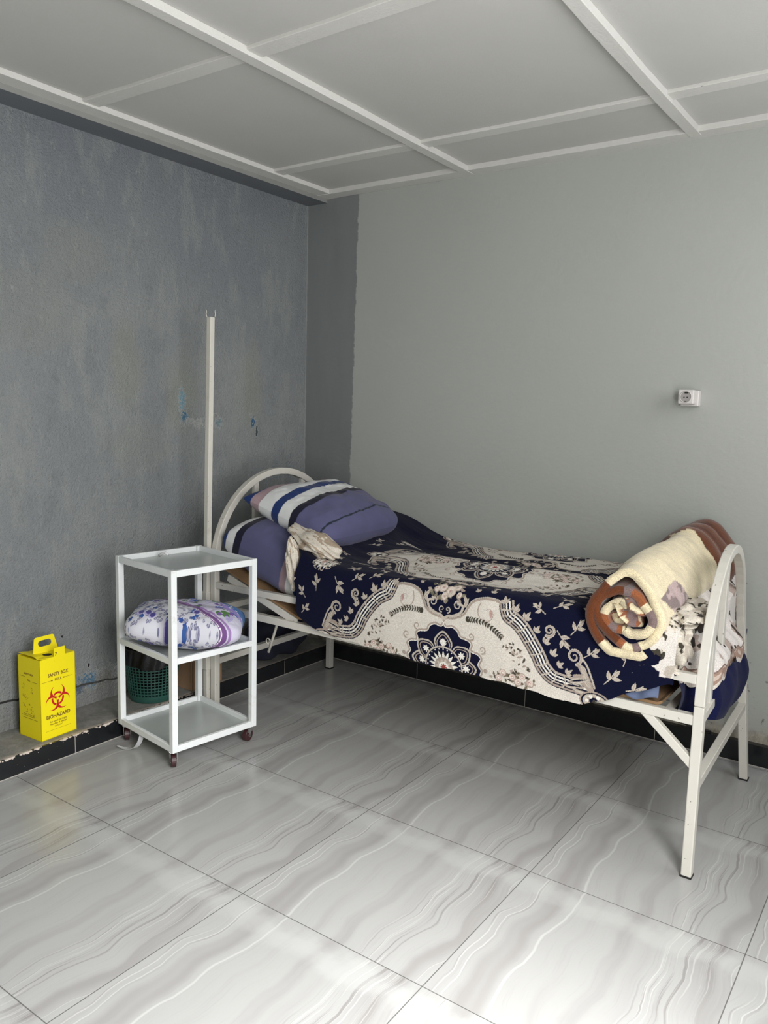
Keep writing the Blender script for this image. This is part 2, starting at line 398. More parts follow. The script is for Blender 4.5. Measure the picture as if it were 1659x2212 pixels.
# 2D cloth print painter (print only, in cloth coordinates)
class Canvas:
    def __init__(s, x0, x1, w0, w1, res, base):
        s.x0, s.w0, s.res = x0, w0, res; s.nx = int((x1 - x0) / res) + 1; s.nw = int((w1 - w0) / res) + 1
        s.c = np.zeros((s.nw, s.nx, 3)); s.c[:] = base; s.T = [lambda p: p]
    def _bb(s, P, pad):
        a = np.floor((P.min(0) - pad - (s.x0, s.w0)) / s.res).astype(int); b = np.ceil((P.max(0) + pad - (s.x0, s.w0)) / s.res).astype(int) + 1
        i0, i1 = max(a[0], 0), min(b[0], s.nx); j0, j1 = max(a[1], 0), min(b[1], s.nw)
        if i0 >= i1 or j0 >= j1: return None
        X, W = np.meshgrid(s.x0 + np.arange(i0, i1) * s.res, s.w0 + np.arange(j0, j1) * s.res)
        return slice(j0, j1), slice(i0, i1), X, W
    def poly(s, pts, col):
        for T in s.T:
            P = np.array([T(p) for p in pts], float); r = s._bb(P, 0)
            if r is None: continue
            sj, si, X, W = r; ins = np.zeros(X.shape, bool); n = len(P)
            for a in range(n):
                x1, y1 = P[a]; x2, y2 = P[(a + 1) % n]
                if y1 == y2: continue
                ins ^= ((y1 > W) != (y2 > W)) & (X < (x2 - x1) * (W - y1) / (y2 - y1) + x1)
            s.c[sj, si][ins] = col
    def stroke(s, pts, wid, col, taper=False):
        for T in s.T:
            P = np.array([T(p) for p in pts], float); r = s._bb(P, wid)
            if r is None: continue
            sj, si, X, W = r; m = np.zeros(X.shape, bool); n = len(P) - 1
            for a in range(n):
                p = P[a]; q = P[a + 1]; d = q - p; L = d @ d + 1e-12
                t = np.clip(((X - p[0]) * d[0] + (W - p[1]) * d[1]) / L, 0, 1)
                rr = wid / 2 * ((1 - .75 * (a + t) / n) if taper else 1)
                m |= (X - p[0] - t * d[0]) ** 2 + (W - p[1] - t * d[1]) ** 2 < rr * rr
            s.c[sj, si][m] = col
    def disc(s, c, r, col, ry=None, ang=0, n=20):
        ry = ry or r; ca, sa = math.cos(ang), math.sin(ang)
        s.poly([(c[0] + r * math.cos(t) * ca - ry * math.sin(t) * sa, c[1] + r * math.cos(t) * sa + ry * math.sin(t) * ca) for t in np.linspace(0, 2 * math.pi, n, endpoint=False)], col)
    def leaf(s, c, ang, L, w, col, vein=None):
        ca, sa = math.cos(ang), math.sin(ang); P = []
        for t in np.linspace(0, 1, 8): P.append((t * L, w * math.sin(math.pi * t ** .8)))
        for t in np.linspace(1, 0, 8)[1:-1]: P.append((t * L, -w * math.sin(math.pi * t ** .8)))
        s.poly([(c[0] + x * ca - y * sa, c[1] + x * sa + y * ca) for x, y in P], col)
        if vein: s.stroke([c, (c[0] + L * .8 * ca, c[1] + L * .8 * sa)], w * .35, vein)
    def spiral(s, c, r, turns, a0, sgn, wid, col, taper=True):
        P = [(c[0] + r * (1 - t * .85) * math.cos(a0 + sgn * t * turns * 2 * math.pi), c[1] + r * (1 - t * .85) * math.sin(a0 + sgn * t * turns * 2 * math.pi)) for t in np.linspace(0, 1, 26)]
        s.stroke(P, wid, col, taper)
def smooth_pts(P, k=6):
    P = [P[0]] + list(P) + [P[-1]]; out = []
    for i in range(1, len(P) - 2):
        p0, p1, p2, p3 = map(np.array, P[i - 1:i + 3])
        for t in np.linspace(0, 1, k, endpoint=False):
            out.append(tuple(.5 * (2 * p1 + (p2 - p0) * t + (2 * p0 - 5 * p1 + 4 * p2 - p3) * t * t + (3 * p1 - p0 - 3 * p2 + p3) * t ** 3)))
    out.append(tuple(P[-1])); return out
def offset_pts(P, d):
    P = np.array(P); t = np.gradient(P, axis=0); t /= np.linalg.norm(t, axis=1)[:, None] + 1e-9
    return [tuple(q) for q in P + np.stack([-t[:, 1], t[:, 0]], 1) * d]

# ------------------------------------------------------------------ room shell
XW, XBE, XL, YB, YS, H = -.80, -.665, -.562, 1.85, 1.82, 2.456
ZL = .075
b = MB(); b.box((-1.0, YFR - .1, -.06), (XR + .1, 2.05, 0)); struct('floor', b, M['floor'])
b = MB(); b.box((-1.0, YFR - .1, H), (XR + .1, 2.05, H + .05)); struct('ceiling', b, M['ceil'])
b = MB(); b.box((-.95, YFR - .1, 0), (XW, 2.0, H), 0)                       # recessed wall
b.box((XW - .01, YFR - .1, 0), (XL - .008, 2.0, ZL), 1)                    # cement ledge
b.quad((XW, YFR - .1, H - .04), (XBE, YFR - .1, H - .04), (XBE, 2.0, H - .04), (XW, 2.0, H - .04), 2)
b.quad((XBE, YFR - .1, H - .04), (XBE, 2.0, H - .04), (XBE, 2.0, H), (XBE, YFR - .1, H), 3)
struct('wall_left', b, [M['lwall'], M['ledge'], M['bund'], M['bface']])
b = MB(); b.box((-1.0, YB, 0), (XR + .1, YB + .1, H)); struct('wall_back', b, M['bwall'])
# right wall with the window opening, front wall with the doorway
DY0, DY1, DZ = -1.45, -.25, 2.12
WY0, WY1, WZ0, WZ1 = .60, 1.60, 1.30, 2.30
b = MB()
b.box((XR, YFR, 0), (XR + .12, DY0, H)); b.box((XR, DY0, DZ), (XR + .12, DY1, H)); b.box((XR, DY1, 0), (XR + .12, WY0, H)); b.box((XR, WY1, 0), (XR + .12, YB, H)); b.box((XR, WY0, 0), (XR + .12, WY1, WZ0)); b.box((XR, WY0, WZ1), (XR + .12, WY1, H))
struct('wall_right', b, M['bwall'])
b = MB(); b.box((-1.0, YFR - .12, 0), (XR + .1, YFR, H))
struct('wall_front', b, M['bwall'])
b = MB()
for y in (WY0, (WY0 + WY1) / 2 - .02, WY1 - .04): b.box((XR + .04, y, WZ0), (XR + .09, y + .04, WZ1))
for z in (WZ0, WZ1 - .04): b.box((XR + .04, WY0, z), (XR + .09, WY1, z + .04))
struct('window_1', b, M['winframe'])
b = MB(); b.box((XR + .02, DY0, 0), (XR + .1, DY0 + .05, DZ)); b.box((XR + .02, DY1 - .05, 0), (XR + .1, DY1, DZ)); b.box((XR + .02, DY0, DZ - .05), (XR + .1, DY1, DZ))
struct('door_1', b, M['winframe'])
# skirting tiles
b = MB(); ys = [-2.754 + .6 * i for i in range(8)] + [YS]
for y0, y1 in zip(ys[:-1], ys[1:]): b.box((XL - .009, y0 + .0015, 0), (XL, y1 - .0015, ZL), 0)
for y in ys[1:-1]: b.box((XL - .009, y - .0015, 0), (XL - .001, y + .0015, ZL - .002), 1)
b.box((XL - .010, YFR, 0), (XL + .003, YS, .0025), 1)
struct('baseboard_left', b, [M['black'], M['grout']], None, .0012)
b = MB(); xs_ = [XL + .0] + [0 + .6 * i for i in range(0, 5)] + [XR]
for x0, x1 in zip(xs_[:-1], xs_[1:]): b.box((x0 + .0015, YS, 0), (x1 - .0015, YB + .01, .085), 0)
for x in xs_[1:-1]: b.box((x - .0015, YS + .001, 0), (x + .0015, YB + .01, .083), 1)
b.box((XL, YS - .003, 0), (XR, YS + .01, .002), 1)
struct('baseboard_back', b, [M['blackb'], M['grout']], None, .0012)
# ceiling battens
def batten(i, p0, p1, w, h, wob=.006):
    mb = MB(); n = 24; P0 = Vector(p0); P1 = Vector(p1); d = (P1 - P0).normalized(); s = Vector((-d.y, d.x, 0)); pts = []
    for k in range(n + 1):
        t = k / n; q = P0.lerp(P1, t) + s * wob * math.sin(t * 9 + i * 1.7) ; pts.append(q)
    def sec(j, p, t):
        ww = w / 2 * (1 + .05 * math.sin(j * 1.9 + i))
        z1 = H + .001; z0 = H - h
        return [Vector((p.x, p.y, 0)) + s * a + Vector((0, 0, z)) for a, z in ((-ww, z1), (-ww, z0), (ww, z0), (ww, z1))]
    mb.sweep(pts, sec)
    return struct('trim_%d' % i, mb, M['batten'], None, .002)
k = 1
batten(k, (XBE + .036, YFR, 0), (XBE + .036, YB, 0), .076, .020, .002); k += 1
batten(k, (XBE, YB - .040, 0), (XR, YB - .040, 0), .082, .022, .002); k += 1
for x in (.198, 1.19, 2.19): batten(k, (x, YFR, 0), (x, YB - .03, 0), .046, .024, .006); k += 1
for y in (1.405, .40, -.6, -1.6): batten(k, (XBE + .06, y, 0), (XR, y, 0), .066, .012, .008); k += 1

# ------------------------------------------------------------------ bed frame
bed = thing('hospital_bed', 'cream enamelled steel bed with arched ends along the grey wall', 'bed', (.56, 1.27, 0))
Y0, Y1 = .870, 1.672; YC = (Y0 + Y1) / 2; TW = .030
XHd = -.452
def foot_x(y, z): return 1.583 - .050 * max(0, min(1.2, z / .55)) * (y - Y0) / (Y1 - Y0)
def end_frame(xf, zs, ztop, slats, name):
    R = (Y1 - Y0) / 2; rz = ztop - zs
    for y in (Y0, Y1):
        mb = MB(); mb.rect_path([(xf(y, z), y, z) for z in np.linspace(.0, zs, 6)], TW, TW, (1, 0, 0)); mb.build('leg', M['bed'], bed, .003)
        f = MB(); f.box((xf(y, 0) - .0165, y - .0165, 0), (xf(y, 0) + .0165, y + .0165, .006)); f.build('foot_cap', M['dark'], bed)
    arc = [(YC - R * math.cos(a), zs + rz * math.sin(a)) for a in np.linspace(0, math.pi, 25)]
    mb = MB(); mb.rect_path([(xf(y, z), y, z) for y, z in arc], TW, TW, (1, 0, 0)); mb.build('arch', M['bed'], bed, .003)
    for ys in slats:
        zt = zs + rz * math.sqrt(max(0, 1 - ((ys - YC) / R) ** 2)) - .01
        mb = MB(); mb.rect_path([(xf(ys, z), ys, z) for z in np.linspace(.50, zt, 8)], .028, .018, (1, 0, 0)); mb.build('slat', M['bed'], bed, .002)
end_frame(foot_x, .53, .935, (1.00, 1.19), 'foot')
end_frame(lambda y, z: XHd, .665, 1.062, (1.115, 1.435), 'head')
for y in (Y0, Y1):
    xf = foot_x(y, .5)
    for z, nm, h in ((.597, 'side_rail', .027), (.486, 'side_rail', .030)):
        mb = MB(); mb.bar((XHd + .015, y, z - (.012 if z > .55 else 0)), (xf - .015, y, z + (.012 if z > .55 else 0)), .026, h); mb.build(nm, M['bed'], bed, .002)
    mb = MB(); mb.bar((xf - .168, y, .488), (foot_x(y, .35) - .004, y, .345), .026, .021, (0, 1, 0)); mb.build('brace', M['bed'], bed, .002)
for xx, z in ((foot_x(Y0, .28), .286), (foot_x(Y0, .49), .490), (XHd, .240), (XHd, .475)):
    mb = MB(); x2 = foot_x(Y1, z) if xx > 0 else xx
    mb.bar((xx, Y0 + .012, z), (x2, Y1 - .012, z), .026, .028); mb.build('stretcher', M['bed'], bed, .002)
for x in (.03, .30, .60, .90, 1.2, 1.49):
    mb = MB(); mb.bar((x, Y0 + .01, .483), (x, Y1 - .01, .483), .028, .02); mb.build('cross_bar', M['bed'], bed, .002)
# raised back section
def backz(x): return .505 + (.04 - x) * .335 if x < .04 else .505
mb = MB()
for y in (Y0 + .005, Y1 - .03): mb.bar((.02, y, .498), (-.375, y, .625), .010 if y < 1 else .026, .030)
for x in (-.36, -.17): mb.bar((x, Y0 + .02, backz(x) - .012), (x, Y1 - .03, backz(x) - .012), .026, .02)
mb.build('backrest_frame', M['bed'], bed, .002)
mb = MB(); mb.tube([(-.155, .955, .47), (-.165, .953, .43), (-.205, .948, .31)], .006); mb.tube([(-.20 + .012 * math.cos(a), .94, .362 + .012 * math.sin(a)) for a in np.linspace(0, 5, 12)], .0025, 6)
mb.tube([(-.155, .955, .470), (-.155, 1.0, .476)], .006)
mb.build('crank_rod', M['bed'], bed, 0, True)
mb = MB()
for z0, z1 in ((.470, .552), (.200, .268)):
    mb = MB(); mb.box((-.505, .835, z0), (-.469, .885, z1)); mb.build('pole_holder', M['bed'], bed, .003)
# drip pole
dp = thing('drip_pole', 'tall thin cream drip stand pole with two small hooks at the bed head', 'pole', (-.487, .853, .02))
def plx(z): return -.487 + .030 * max(0, (z - .5)) / 1.22
mb = MB(); mb.rect_path([(plx(z), .853, z) for z in np.linspace(.0, 1.722, 12)], .024, .024, (1, 0, 0)); mb.build('pole', M['bed'], dp, .002)
for s in (-1, 1):
    xt = plx(1.72)
    mb = MB(); c0 = Vector((xt, .853, 1.715)); dv = Vector((.8, .6, 0)) * s
    mb.tube([tuple(c0 + dv * a + Vector((0, 0, z))) for a, z in ((.006, -.006), (.012, .002), (.017, .010), (.019, .020), (.017, .030), (.019, .037))], lambda i: .0028 - .0003 * i, 6); mb.build('hook', M['bed'], dp, 0, True)

# ------------------------------------------------------------------ bedding
def profile_sheet(prof, y0, y1, th):
    mb = MB()
    up = [(x, z) for x, z in prof]; dn = [(x, z - th) for x, z in prof[::-1]]
    ring0 = [(x, y0, z) for x, z in up + dn]; ring1 = [(x, y1, z) for x, z in up + dn]; n = len(ring0); i = len(mb.v); mb.v += ring0 + ring1
    for j in range(n): mb.f.append((i + j, i + (j + 1) % n, i + n + (j + 1) % n, i + n + j)); mb.mi.append(0)
    m_ = len(up)
    for j in range(m_ - 1):
        for o, in ((0,), (n,)): mb.f.append((i + o + j, i + o + j + 1, i + o + n - 2 - j, i + o + n - 1 - j)); mb.mi.append(0)
    return mb
mb = profile_sheet([(-.42, .672), (-.30, .634), (.03, .522), (.3, .512), (1.46, .512), (1.475, .52)], .872, 1.64, .009)
tag(mb.build('cardboard_sheet', M['card']), 'brown corrugated cardboard sheet lying under the bedding on the bed base', 'cardboard')

def superbox(cx, cy, cz, a, b_, c_, nu=60, nv=40, e=.45):
    u = np.linspace(-math.pi, math.pi, nu, endpoint=False)[:, None]; v = np.linspace(-math.pi / 2, math.pi / 2, nv)[None, :]
    f = lambda t, p: np.sign(t) * np.abs(t) ** p
    X = a * f(np.cos(v), e) * f(np.cos(u), e); Y = b_ * f(np.cos(v), e) * f(np.sin(u), e); Z = c_ * f(np.sin(v), e) + 0 * u
    return np.stack([X + cx, Y + cy, Z + cz], -1)
V = superbox(.75, 1.26, .618, .74, .395, .098, 80, 40, .3)
V[..., 2] += .006 * np.sin(V[..., 0] * 9)
Vv, F, _ = grid_mesh(V, None, True)
mt = add_np('mattress', Vv, F, None, M['sheet']); tag(mt, 'slate blue mattress showing below the printed blanket at the bed foot', 'mattress')

IV = (.60, .56, .50); NV = (.0045, .0055, .021); TP = (.34, .28, .235); TP2 = (.46, .41, .35); DK = (.05, .045, .035); PK = (.42, .27, .24); WH = (.72, .69, .63)
def paint_blanket():
    c = Canvas(-.34, 1.56, -.06, 1.32, .0017, NV)
    X0 = .735; WM = .31
    ws = [lambda w: w, lambda w: 2 * WM - w, lambda w: 2 * WM + w, lambda w: 4 * WM - w, lambda w: 4 * WM + w]
    def mk(sx, wf, ox=0): return lambda p: (X0 + ox + sx * p[0], wf(p[1]))
    half = [mk(s, wf) for s in (1, -1) for wf in ws]
    side = half
    c.T = side
    outer = smooth_pts([(0, .176), (.043, .183), (.075, .20), (.09, .225), (.107, .249), (.14, .262), (.17, .266), (.205, .26), (.215, .237), (.23, .212), (.27, .188), (.305, .15), (.335, .105), (.355, .068), (.39, .036), (.437, .025), (.53, .018)], 5)
    c.poly(outer + [(.55, -.045), (0, -.045)], IV)
    band = [p for p in outer if p[0] > .205]
    for k_, (d, w, col) in enumerate(((.0, .007, TP), (-.0045, .003, NV), (.010, .004, TP2), (.020, .0055, WH), (.0315, .0055, WH), (.043, .007, TP2), (.0425, .003, TP))):
        c.stroke(offset_pts(band, d), w, col)
    for i in range(3, len(band) - 3, 4):
        p = np.array(band[i]); q = np.array(offset_pts(band, .044)[i]); mid = (p + q) / 2 + np.array((.008, -.004))
        c.stroke(smooth_pts([tuple(p), tuple(mid), tuple(q)], 4), .0045, TP2)
    # leaves growing off the band
    for (x, w, a, s) in ((.225, .262, 1.9, 1.1), (.265, .245, 1.3, 1), (.30, .225, 1.0, 1.2), (.34, .19, 1.1, 1), (.372, .16, .9, 1.1), (.40, .125, 1.1, 1.1), (.42, .095, .6, 1), (.45, .075, .7, 1), (.12, .285, 2.4, .8), (.17, .29, 1.6, .9)):
        for da in (-.8, 0, .8):
            c.leaf((x, w), a + da, (.026 if da == 0 else .019) * s, .0052 * s, TP2, TP)
    for (x, w, r, a0, sg) in ((.473, .137, .027, -1.2, 1), (.385, .203, .020, -2.0, 1)):
        c.spiral((x, w), r, 1.55, a0, sg, .0105, TP2); c.spiral((x, w), r, 1.5, a0, sg, .004, TP)
    c.poly(smooth_pts([(.483, .113), (.505, .11), (.528, .075), (.545, .03), (.50, .05), (.47, .075), (.50, .085)], 4), TP); c.stroke(smooth_pts([(.50, .135), (.52, .11), (.545, .05)], 5), .006, TP2)
    for t in np.linspace(.1, .9, 5): c.leaf((.535 - .02 * t, .04 + .06 * t), 2.4, .035, .006, TP2, TP)
    for (x, w, a) in ((.44, .035, .1), (.455, .05, .3), (.47, .03, 0)): c.leaf((x, w), a, .08, .009, TP2, TP); c.leaf((x + .01, w + .004), a, .06, .003, NV)
    # corner rosette shared by two medallions
    for r, ry, col in ((.050, .034, TP), (.044, .029, NV), (.038, .025, TP2), (.026, .018, TP), (.016, .014, NV)): c.disc((.545, .004), r, col, ry)
    for t in range(6): c.disc((.545 + .024 * math.cos(t * 1.05), .004 + .017 * math.sin(t * 1.05)), .006, WH)
    c.disc((.545, .004), .006, DK)
    # lobe curls in the ivory ground
    c.T = half
    c.spiral((.165, .222), .040, 1.1, 2.4, 1, .004, TP); c.leaf((.15, .20), -.6, .045, .008, TP2, TP); c.leaf((.175, .235), -1.4, .03, .006, PK)
    outer_in = [p for p in outer if p[0] < .21]
    c.stroke(outer_in, .006, TP); c.stroke(offset_pts(outer_in, .005), .003, TP2)
    # scrolls and cusp under the bouquet
    c.stroke(smooth_pts([(0, .168), (.012, .185), (.035, .19), (.062, .205), (.07, .228), (.05, .236)], 5), .009, TP2)
    c.spiral((.050, .2275), .016, 1.2, 1.2, 1, .006, TP2); c.spiral((.012, .208), .012, 1.1, -1.5, 1, .005, TP2)
    c.leaf((.075, .225), 1.2, .035, .007, TP2, TP); c.leaf((.085, .24), 2.2, .03, .006, TP2, TP)
    # inner navy field
    inner = smooth_pts([(0, .166), (.010, .150), (.035, .154), (.058, .142), (.068, .124), (.098, .118), (.112, .104), (.108, .082), (.135, .076), (.150, .060), (.140, .036), (.152, .018), (.146, -.001)], 5)
    c.poly(inner + [(.146, -.045), (0, -.045)], NV); c.stroke(inner, .0075, TP); c.stroke(offset_pts(inner, -.004), .0028, WH)
    c.spiral((.108, .132), .013, 1.2, -1.5, 1, .006, TP); c.spiral((.152, .093), .014, 1.2, -1.6, 1, .006, TP); c.disc((.165, .02), .008, TP)
    # petals and rosette
    for t in (.12, .66, 1.571, 2.1):
        if t > 1.6: continue
        R_ = .132; ux, uy = math.cos(t), math.sin(t)
        def pet(k0, k1, hw): return smooth_pts([(ux * k0 - uy * hw * .75, uy * k0 + ux * hw * .75), (ux * (k0 + k1) / 2 - uy * hw, uy * (k0 + k1) / 2 + ux * hw), (ux * k1, uy * k1), (ux * (k0 + k1) / 2 + uy * hw, uy * (k0 + k1) / 2 - ux * hw), (ux * k0 + uy * hw * .75, uy * k0 - ux * hw * .75)], 5)
        c.poly(pet(.06, R_, .036), TP2); c.poly(pet(.06, R_ - .007, .031), NV); c.stroke(pet(.062, R_ - .015, .025), .0035, TP)
        for j in range(7):
            a = j * 2 * math.pi / 7; c.leaf((ux * .09, uy * .09), a, .015, .0035, WH)
    c.disc((0, 0), .077, TP2); c.disc((0, 0), .071, NV); 
    for j in range(24):
        a = j * math.pi / 12; c.disc((.0655 * math.cos(a), .0655 * math.sin(a)), .0025, WH)
    for j in range(18): a = (j + .5) * math.pi / 9; c.leaf((.02 * math.cos(a), .02 * math.sin(a)), a, .040, .0056, WH)
    c.disc((0, 0), .036, TP); 
    for j in range(10): a = j * math.pi / 5; c.leaf((.01 * math.cos(a), .01 * math.sin(a)), a, .024, .005, TP2)
    c.disc((0, 0), .019, WH)
    for j in range(8): a = j * math.pi / 4; c.leaf((0, 0), a, .015, .0028, (.25, .06, .05))
    # dark leaf sprays and small roses in the ivory ground
    r2 = random.Random(3)
    def spray(P, both=True):
        P = smooth_pts(P, 4); c.stroke(P, .0022, DK)
        for i in range(0, len(P) - 1):
            d = math.atan2(P[i + 1][1] - P[i][1], P[i + 1][0] - P[i][0])
            for s in (-1, 1): c.leaf(P[i], d + s * .9, .014, .0032, DK)
    spray([(.085, .188), (.115, .190), (.16, .187), (.20, .168), (.225, .150)])
    for _ in range(34):
        t = r2.random(); q = np.array((.235, .14)) * (1 - t) + np.array((.33, .055)) * t + np.array((r2.gauss(0, .009), r2.gauss(0, .009)))
        c.leaf(tuple(q), r2.random() * 6.3, .013, .0035, r2.choice((DK, (.10, .08, .06), TP)))
    for _ in range(70):
        q = (r2.uniform(.19, .345), r2.uniform(-.0, .048)); 
        if q[1] > .05 - abs(q[0] - .27) * .45: continue
        c.leaf(q, r2.random() * 6.3, .016, .0042, r2.choice((DK, (.12, .09, .06), TP, (.16, .13, .09))))
    for q in ((.23, .03), (.265, .022), (.30, .030), (.285, .008), (.325, .012), (.215, .010)):
        for rr, col in ((.013, TP), (.0105, (.62, .52, .46)), (.006, PK), (.003, WH)): c.disc((q[0] + r2.gauss(0, .001), q[1] + r2.gauss(0, .001)), rr, col)
    # bouquets (centred, both mirror bands)
    c.T = [mk(1, wf) for wf in ws]
    for _ in range(42):
        a = r2.random() * 6.3; rr = r2.uniform(.025, .055); q = (rr * 1.25 * math.cos(a), .272 + rr * .65 * math.sin(a))
        c.leaf(q, a + r2.gauss(0, .5), .018, .005, r2.choice(((.13, .12, .08), (.20, .18, .13), TP)))
    for q, rr in (((-.022, .277), .019), ((.012, .268), .022), ((.035, .285), .016), ((-.006, .250), .014), ((-.045, .270), .012), ((.05, .262), .011)):
        for f_, col in ((1, TP), (.85, (.56, .48, .42)), (.62, (.66, .57, .50)), (.4, TP2), (.22, PK)): c.disc((q[0] + r2.gauss(0, .002), q[1] + r2.gauss(0, .0015)), rr * f_, col, rr * f_ * .85, r2.random())
    # loose leaf sprigs on the navy ground
    c.T = [lambda p: p, lambda p: (p[0], .62 - p[1]), lambda p: (p[0], .62 + p[1])]
    for (x, w, a, s) in ((1.084, .262, 2.6, 1), (1.144, .283, .5, 1.1), (1.207, .221, .9, 1.2), (1.162, .187, -.9, 1.3), (1.257, .152, .6, 1.1), (1.327, .089, .8, 1.3), (1.40, .07, .3, 1.2), (1.37, .16, 1.3, 1.1), (1.30, .22, 1.0, 1.2), (1.42, .24, .5, 1.2), (1.24, .29, 1.9, 1.2),
                         (.258, .226, -.9, 1.4), (.341, .256, .6, 1.0), (.413, .277, .7, 1.0), (.154, .207, 1.6, 1.2), (.093, .165, 2.2, 1), (.292, .30, .1, .9), (.10, .10, .8, 1), (.02, .2, .5, 1), (-.1, .25, .2, 1), (-.15, .12, .2, 1)):
        st = [(x - .02 * s * math.cos(a), w - .02 * s * math.sin(a)), (x, w), (x + .028 * s * math.cos(a + .3), w + .028 * s * math.sin(a + .3))]
        c.stroke(st, .0028, TP2)
        for da, dx in ((.95, -.004), (-.8, .006), (.1, .014)): c.leaf((x + dx * math.cos(a), w + dx * math.sin(a)), a + da, .024 * s, .0052 * s, TP2, TP)
    # scroll roundel near the head end
    for (x, w) in ((.162, .300),):
        for k_ in range(9):
            a = k_ * .7; q = (x + .042 * math.cos(a), w + .032 * math.sin(a)); c.spiral(q, .016, 1.2, a + 1.5, 1, .0055, TP2); c.leaf(q, a + 2.6, .032, .005, WH)
        c.spiral((x, w), .022, 1.3, 0, -1, .006, TP2); c.disc((x - .01, w + .005), .008, PK)
    # foot end: ground turns ivory with brown sprigs
    xx = (c.x0 + np.arange(c.nx) * c.res)[None, :] + 0 * c.c[..., 0]; ww = (c.w0 + np.arange(c.nw) * c.res)[:, None] + 0 * c.c[..., 0]
    e = xx + .22 * (fbm(ww * 22 + 3, xx * 22, 4) - .5) + .25 * np.clip(.22 - ww, -.2, .2)
    n = fbm(xx * 26, ww * 26, 9, 3); n2 = fbm(xx * 14, ww * 14, 19, 3)
    mm = (e > 1.46) & (ww > .13 + .03 * (n2 - .5))
    iv = np.where((n > .60)[..., None], np.array(DK), np.where((n2 > .60)[..., None], np.array(TP2), np.array((.66, .62, .58))))
    c.c[mm] = iv[mm]; 
    return c
CV = paint_blanket()
cols = CV.c * (0.93 + .14 * rng.random(CV.c.shape[:2]))[..., None]
xg = (CV.x0 + np.arange(CV.nx) * CV.res)[:, None]; wg = (CV.w0 + np.arange(CV.nw) * CV.res)[None, :]
X = xg + 0 * wg; W = wg + 0 * xg
def top_z(x, y):
    z = .758 + .014 * np.exp(-((x - .95) / .35) ** 2) - .004 * x
    z = z + .055 * sst(x, .22, -.10) + .05 * sst(x, .10, -.3)
    z = z - .028 * sst(y, 1.1, 1.75) * sst(x, -.1, .35)
    cr = .016 * np.sin(13 * (y - .95) + 2.6 * np.sin(2.3 * x + .6) + 3 * x) * sst(y, .93, 1.05) * sst(y, 1.75, 1.5)
    cr += .010 * (fbm(x * 5, y * 13, 31, 3) - .5) * 2
    return z + cr * sst(x, -.25, .2)
Z0 = .475; RC = .055
TZ = top_z(X, np.clip(.84 + (W - .27), .9, 1.8))
Lf = .758 + .014 * np.exp(-((X - .95) / .35) ** 2) + .055 * sst(X, .22, -.10) - Z0 - RC
LA = RC * math.pi / 2
yf = .838 - .012 * np.sin(np.clip(W / .28, 0, 1) * math.pi) + .010 * (fbm(X * 7, W * 3, 5, 3) - .5) - .02 * sst(W, .03, -.05) * 0
yf = yf + .008 * np.sin(X * 30 + 4 * W) * sst(W, .2, .0) * sst(X, .35, .0)
A = np.clip((W - Lf) / RC, 0, math.pi / 2)
Yc = np.where(W < Lf, yf, yf + RC * (1 - np.cos(A)) + np.clip(W - Lf - LA, 0, None))
zsurf = np.where(W < Lf, Z0 + W, Z0 + Lf + RC * np.sin(A))
bl = sst(W, Lf, Lf + LA + .04)
Zc = zsurf * (1 - bl) + top_z(X, Yc) * bl
Xc = X + .006 * (fbm(X * 6, W * 6, 8) - .5)
Yc = Yc + 0
# trim to the cloth outline
lowe = np.interp(xg[:, 0], [-.34, .02, .042, .138, .232, .408, .574, .653, .804, .876, .945, 1.08, 1.175, 1.242, 1.307, 1.365, 1.44, 1.50, 1.56], [.35, .16, .074, .031, .012, .007, .002, -.009, -.003, -.007, -.005, -.012, -.020, -.013, .011, .047, .083, .11, .12])[:, None] + .002 * np.sin(xg * 60)
xedge = np.interp(wg[0], [-.06, .07, .2, .30, .40, .8, 1.32], [.08, .06, .045, .05, .0, -.15, -.26])[None, :]
keep = (W > lowe) & (X > xedge + .006 * np.sin(W * 50)) & (Yc < 1.812) & (X < 1.515)
Vv, F, _ = grid_mesh(np.stack([Xc, Yc, Zc], -1))
kv = keep.reshape(-1); F = F[kv[F].all(1)]
cc = cols.transpose(1, 0, 2).reshape(-1, 3)
used = np.zeros(len(Vv), bool); used[F.ravel()] = True; remap = np.cumsum(used) - 1
blanket = thing('plush_blanket', 'navy and ivory medallion print plush blanket spread over the bed', 'blanket', (.75, 1.2, .76))
add_np('blanket_cover', Vv[used], remap[F], cc[used], M['plush'], blanket)

# hanging end at the foot of the bed
nu, nv = 420, 260
yy = np.linspace(.875, 1.80, nu)[:, None]; tt = np.linspace(0, 1, nv)[None, :]
zb = np.interp(yy[:, 0], [.875, 1.03, 1.05, 1.18, 1.30, 1.45, 1.62, 1.72, 1.80], [.575, .535, .55, .55, .545, .540, .50, .50, .505])[:, None] + .005 * np.sin(yy * 95)
ztop = .795
Zh = ztop + (zb - ztop) * tt
bul = np.sin(np.clip(tt, 0, 1) * math.pi * .9) ** .8
Xh = 1.462 + .060 * sst(tt, 0, .28) + .012 * bul * np.sin(yy * 17 + 2 * tt) - .0 * yy + .006 * (fbm(yy * 12 + 0 * tt, tt * 6 + 0 * yy, 3) - .5)
Xh = np.minimum(Xh, 1.583 - .05 * (yy - Y0) / .8 - .022)
Xh = Xh + .055 * sst(tt, .45, .80) * sst(yy, .96, 1.06) * 1.25 * (1 - sst(yy, 1.38, 1.62))
Xh = Xh + .012 * sst(yy, 1.70, 1.80) * sst(tt, .1, .6)
Yh = yy + 0 * tt + .006 * np.sin(tt * 9 + yy * 20)
Yh2 = Yh
n1 = fbm(yy * 22 + 0 * tt, Zh * 22, 41, 3); n2 = fbm(yy * 11 + 0 * tt, Zh * 16, 43, 3)
ch = np.zeros((nu, nv, 3)); ch[:] = (.66, .62, .59)
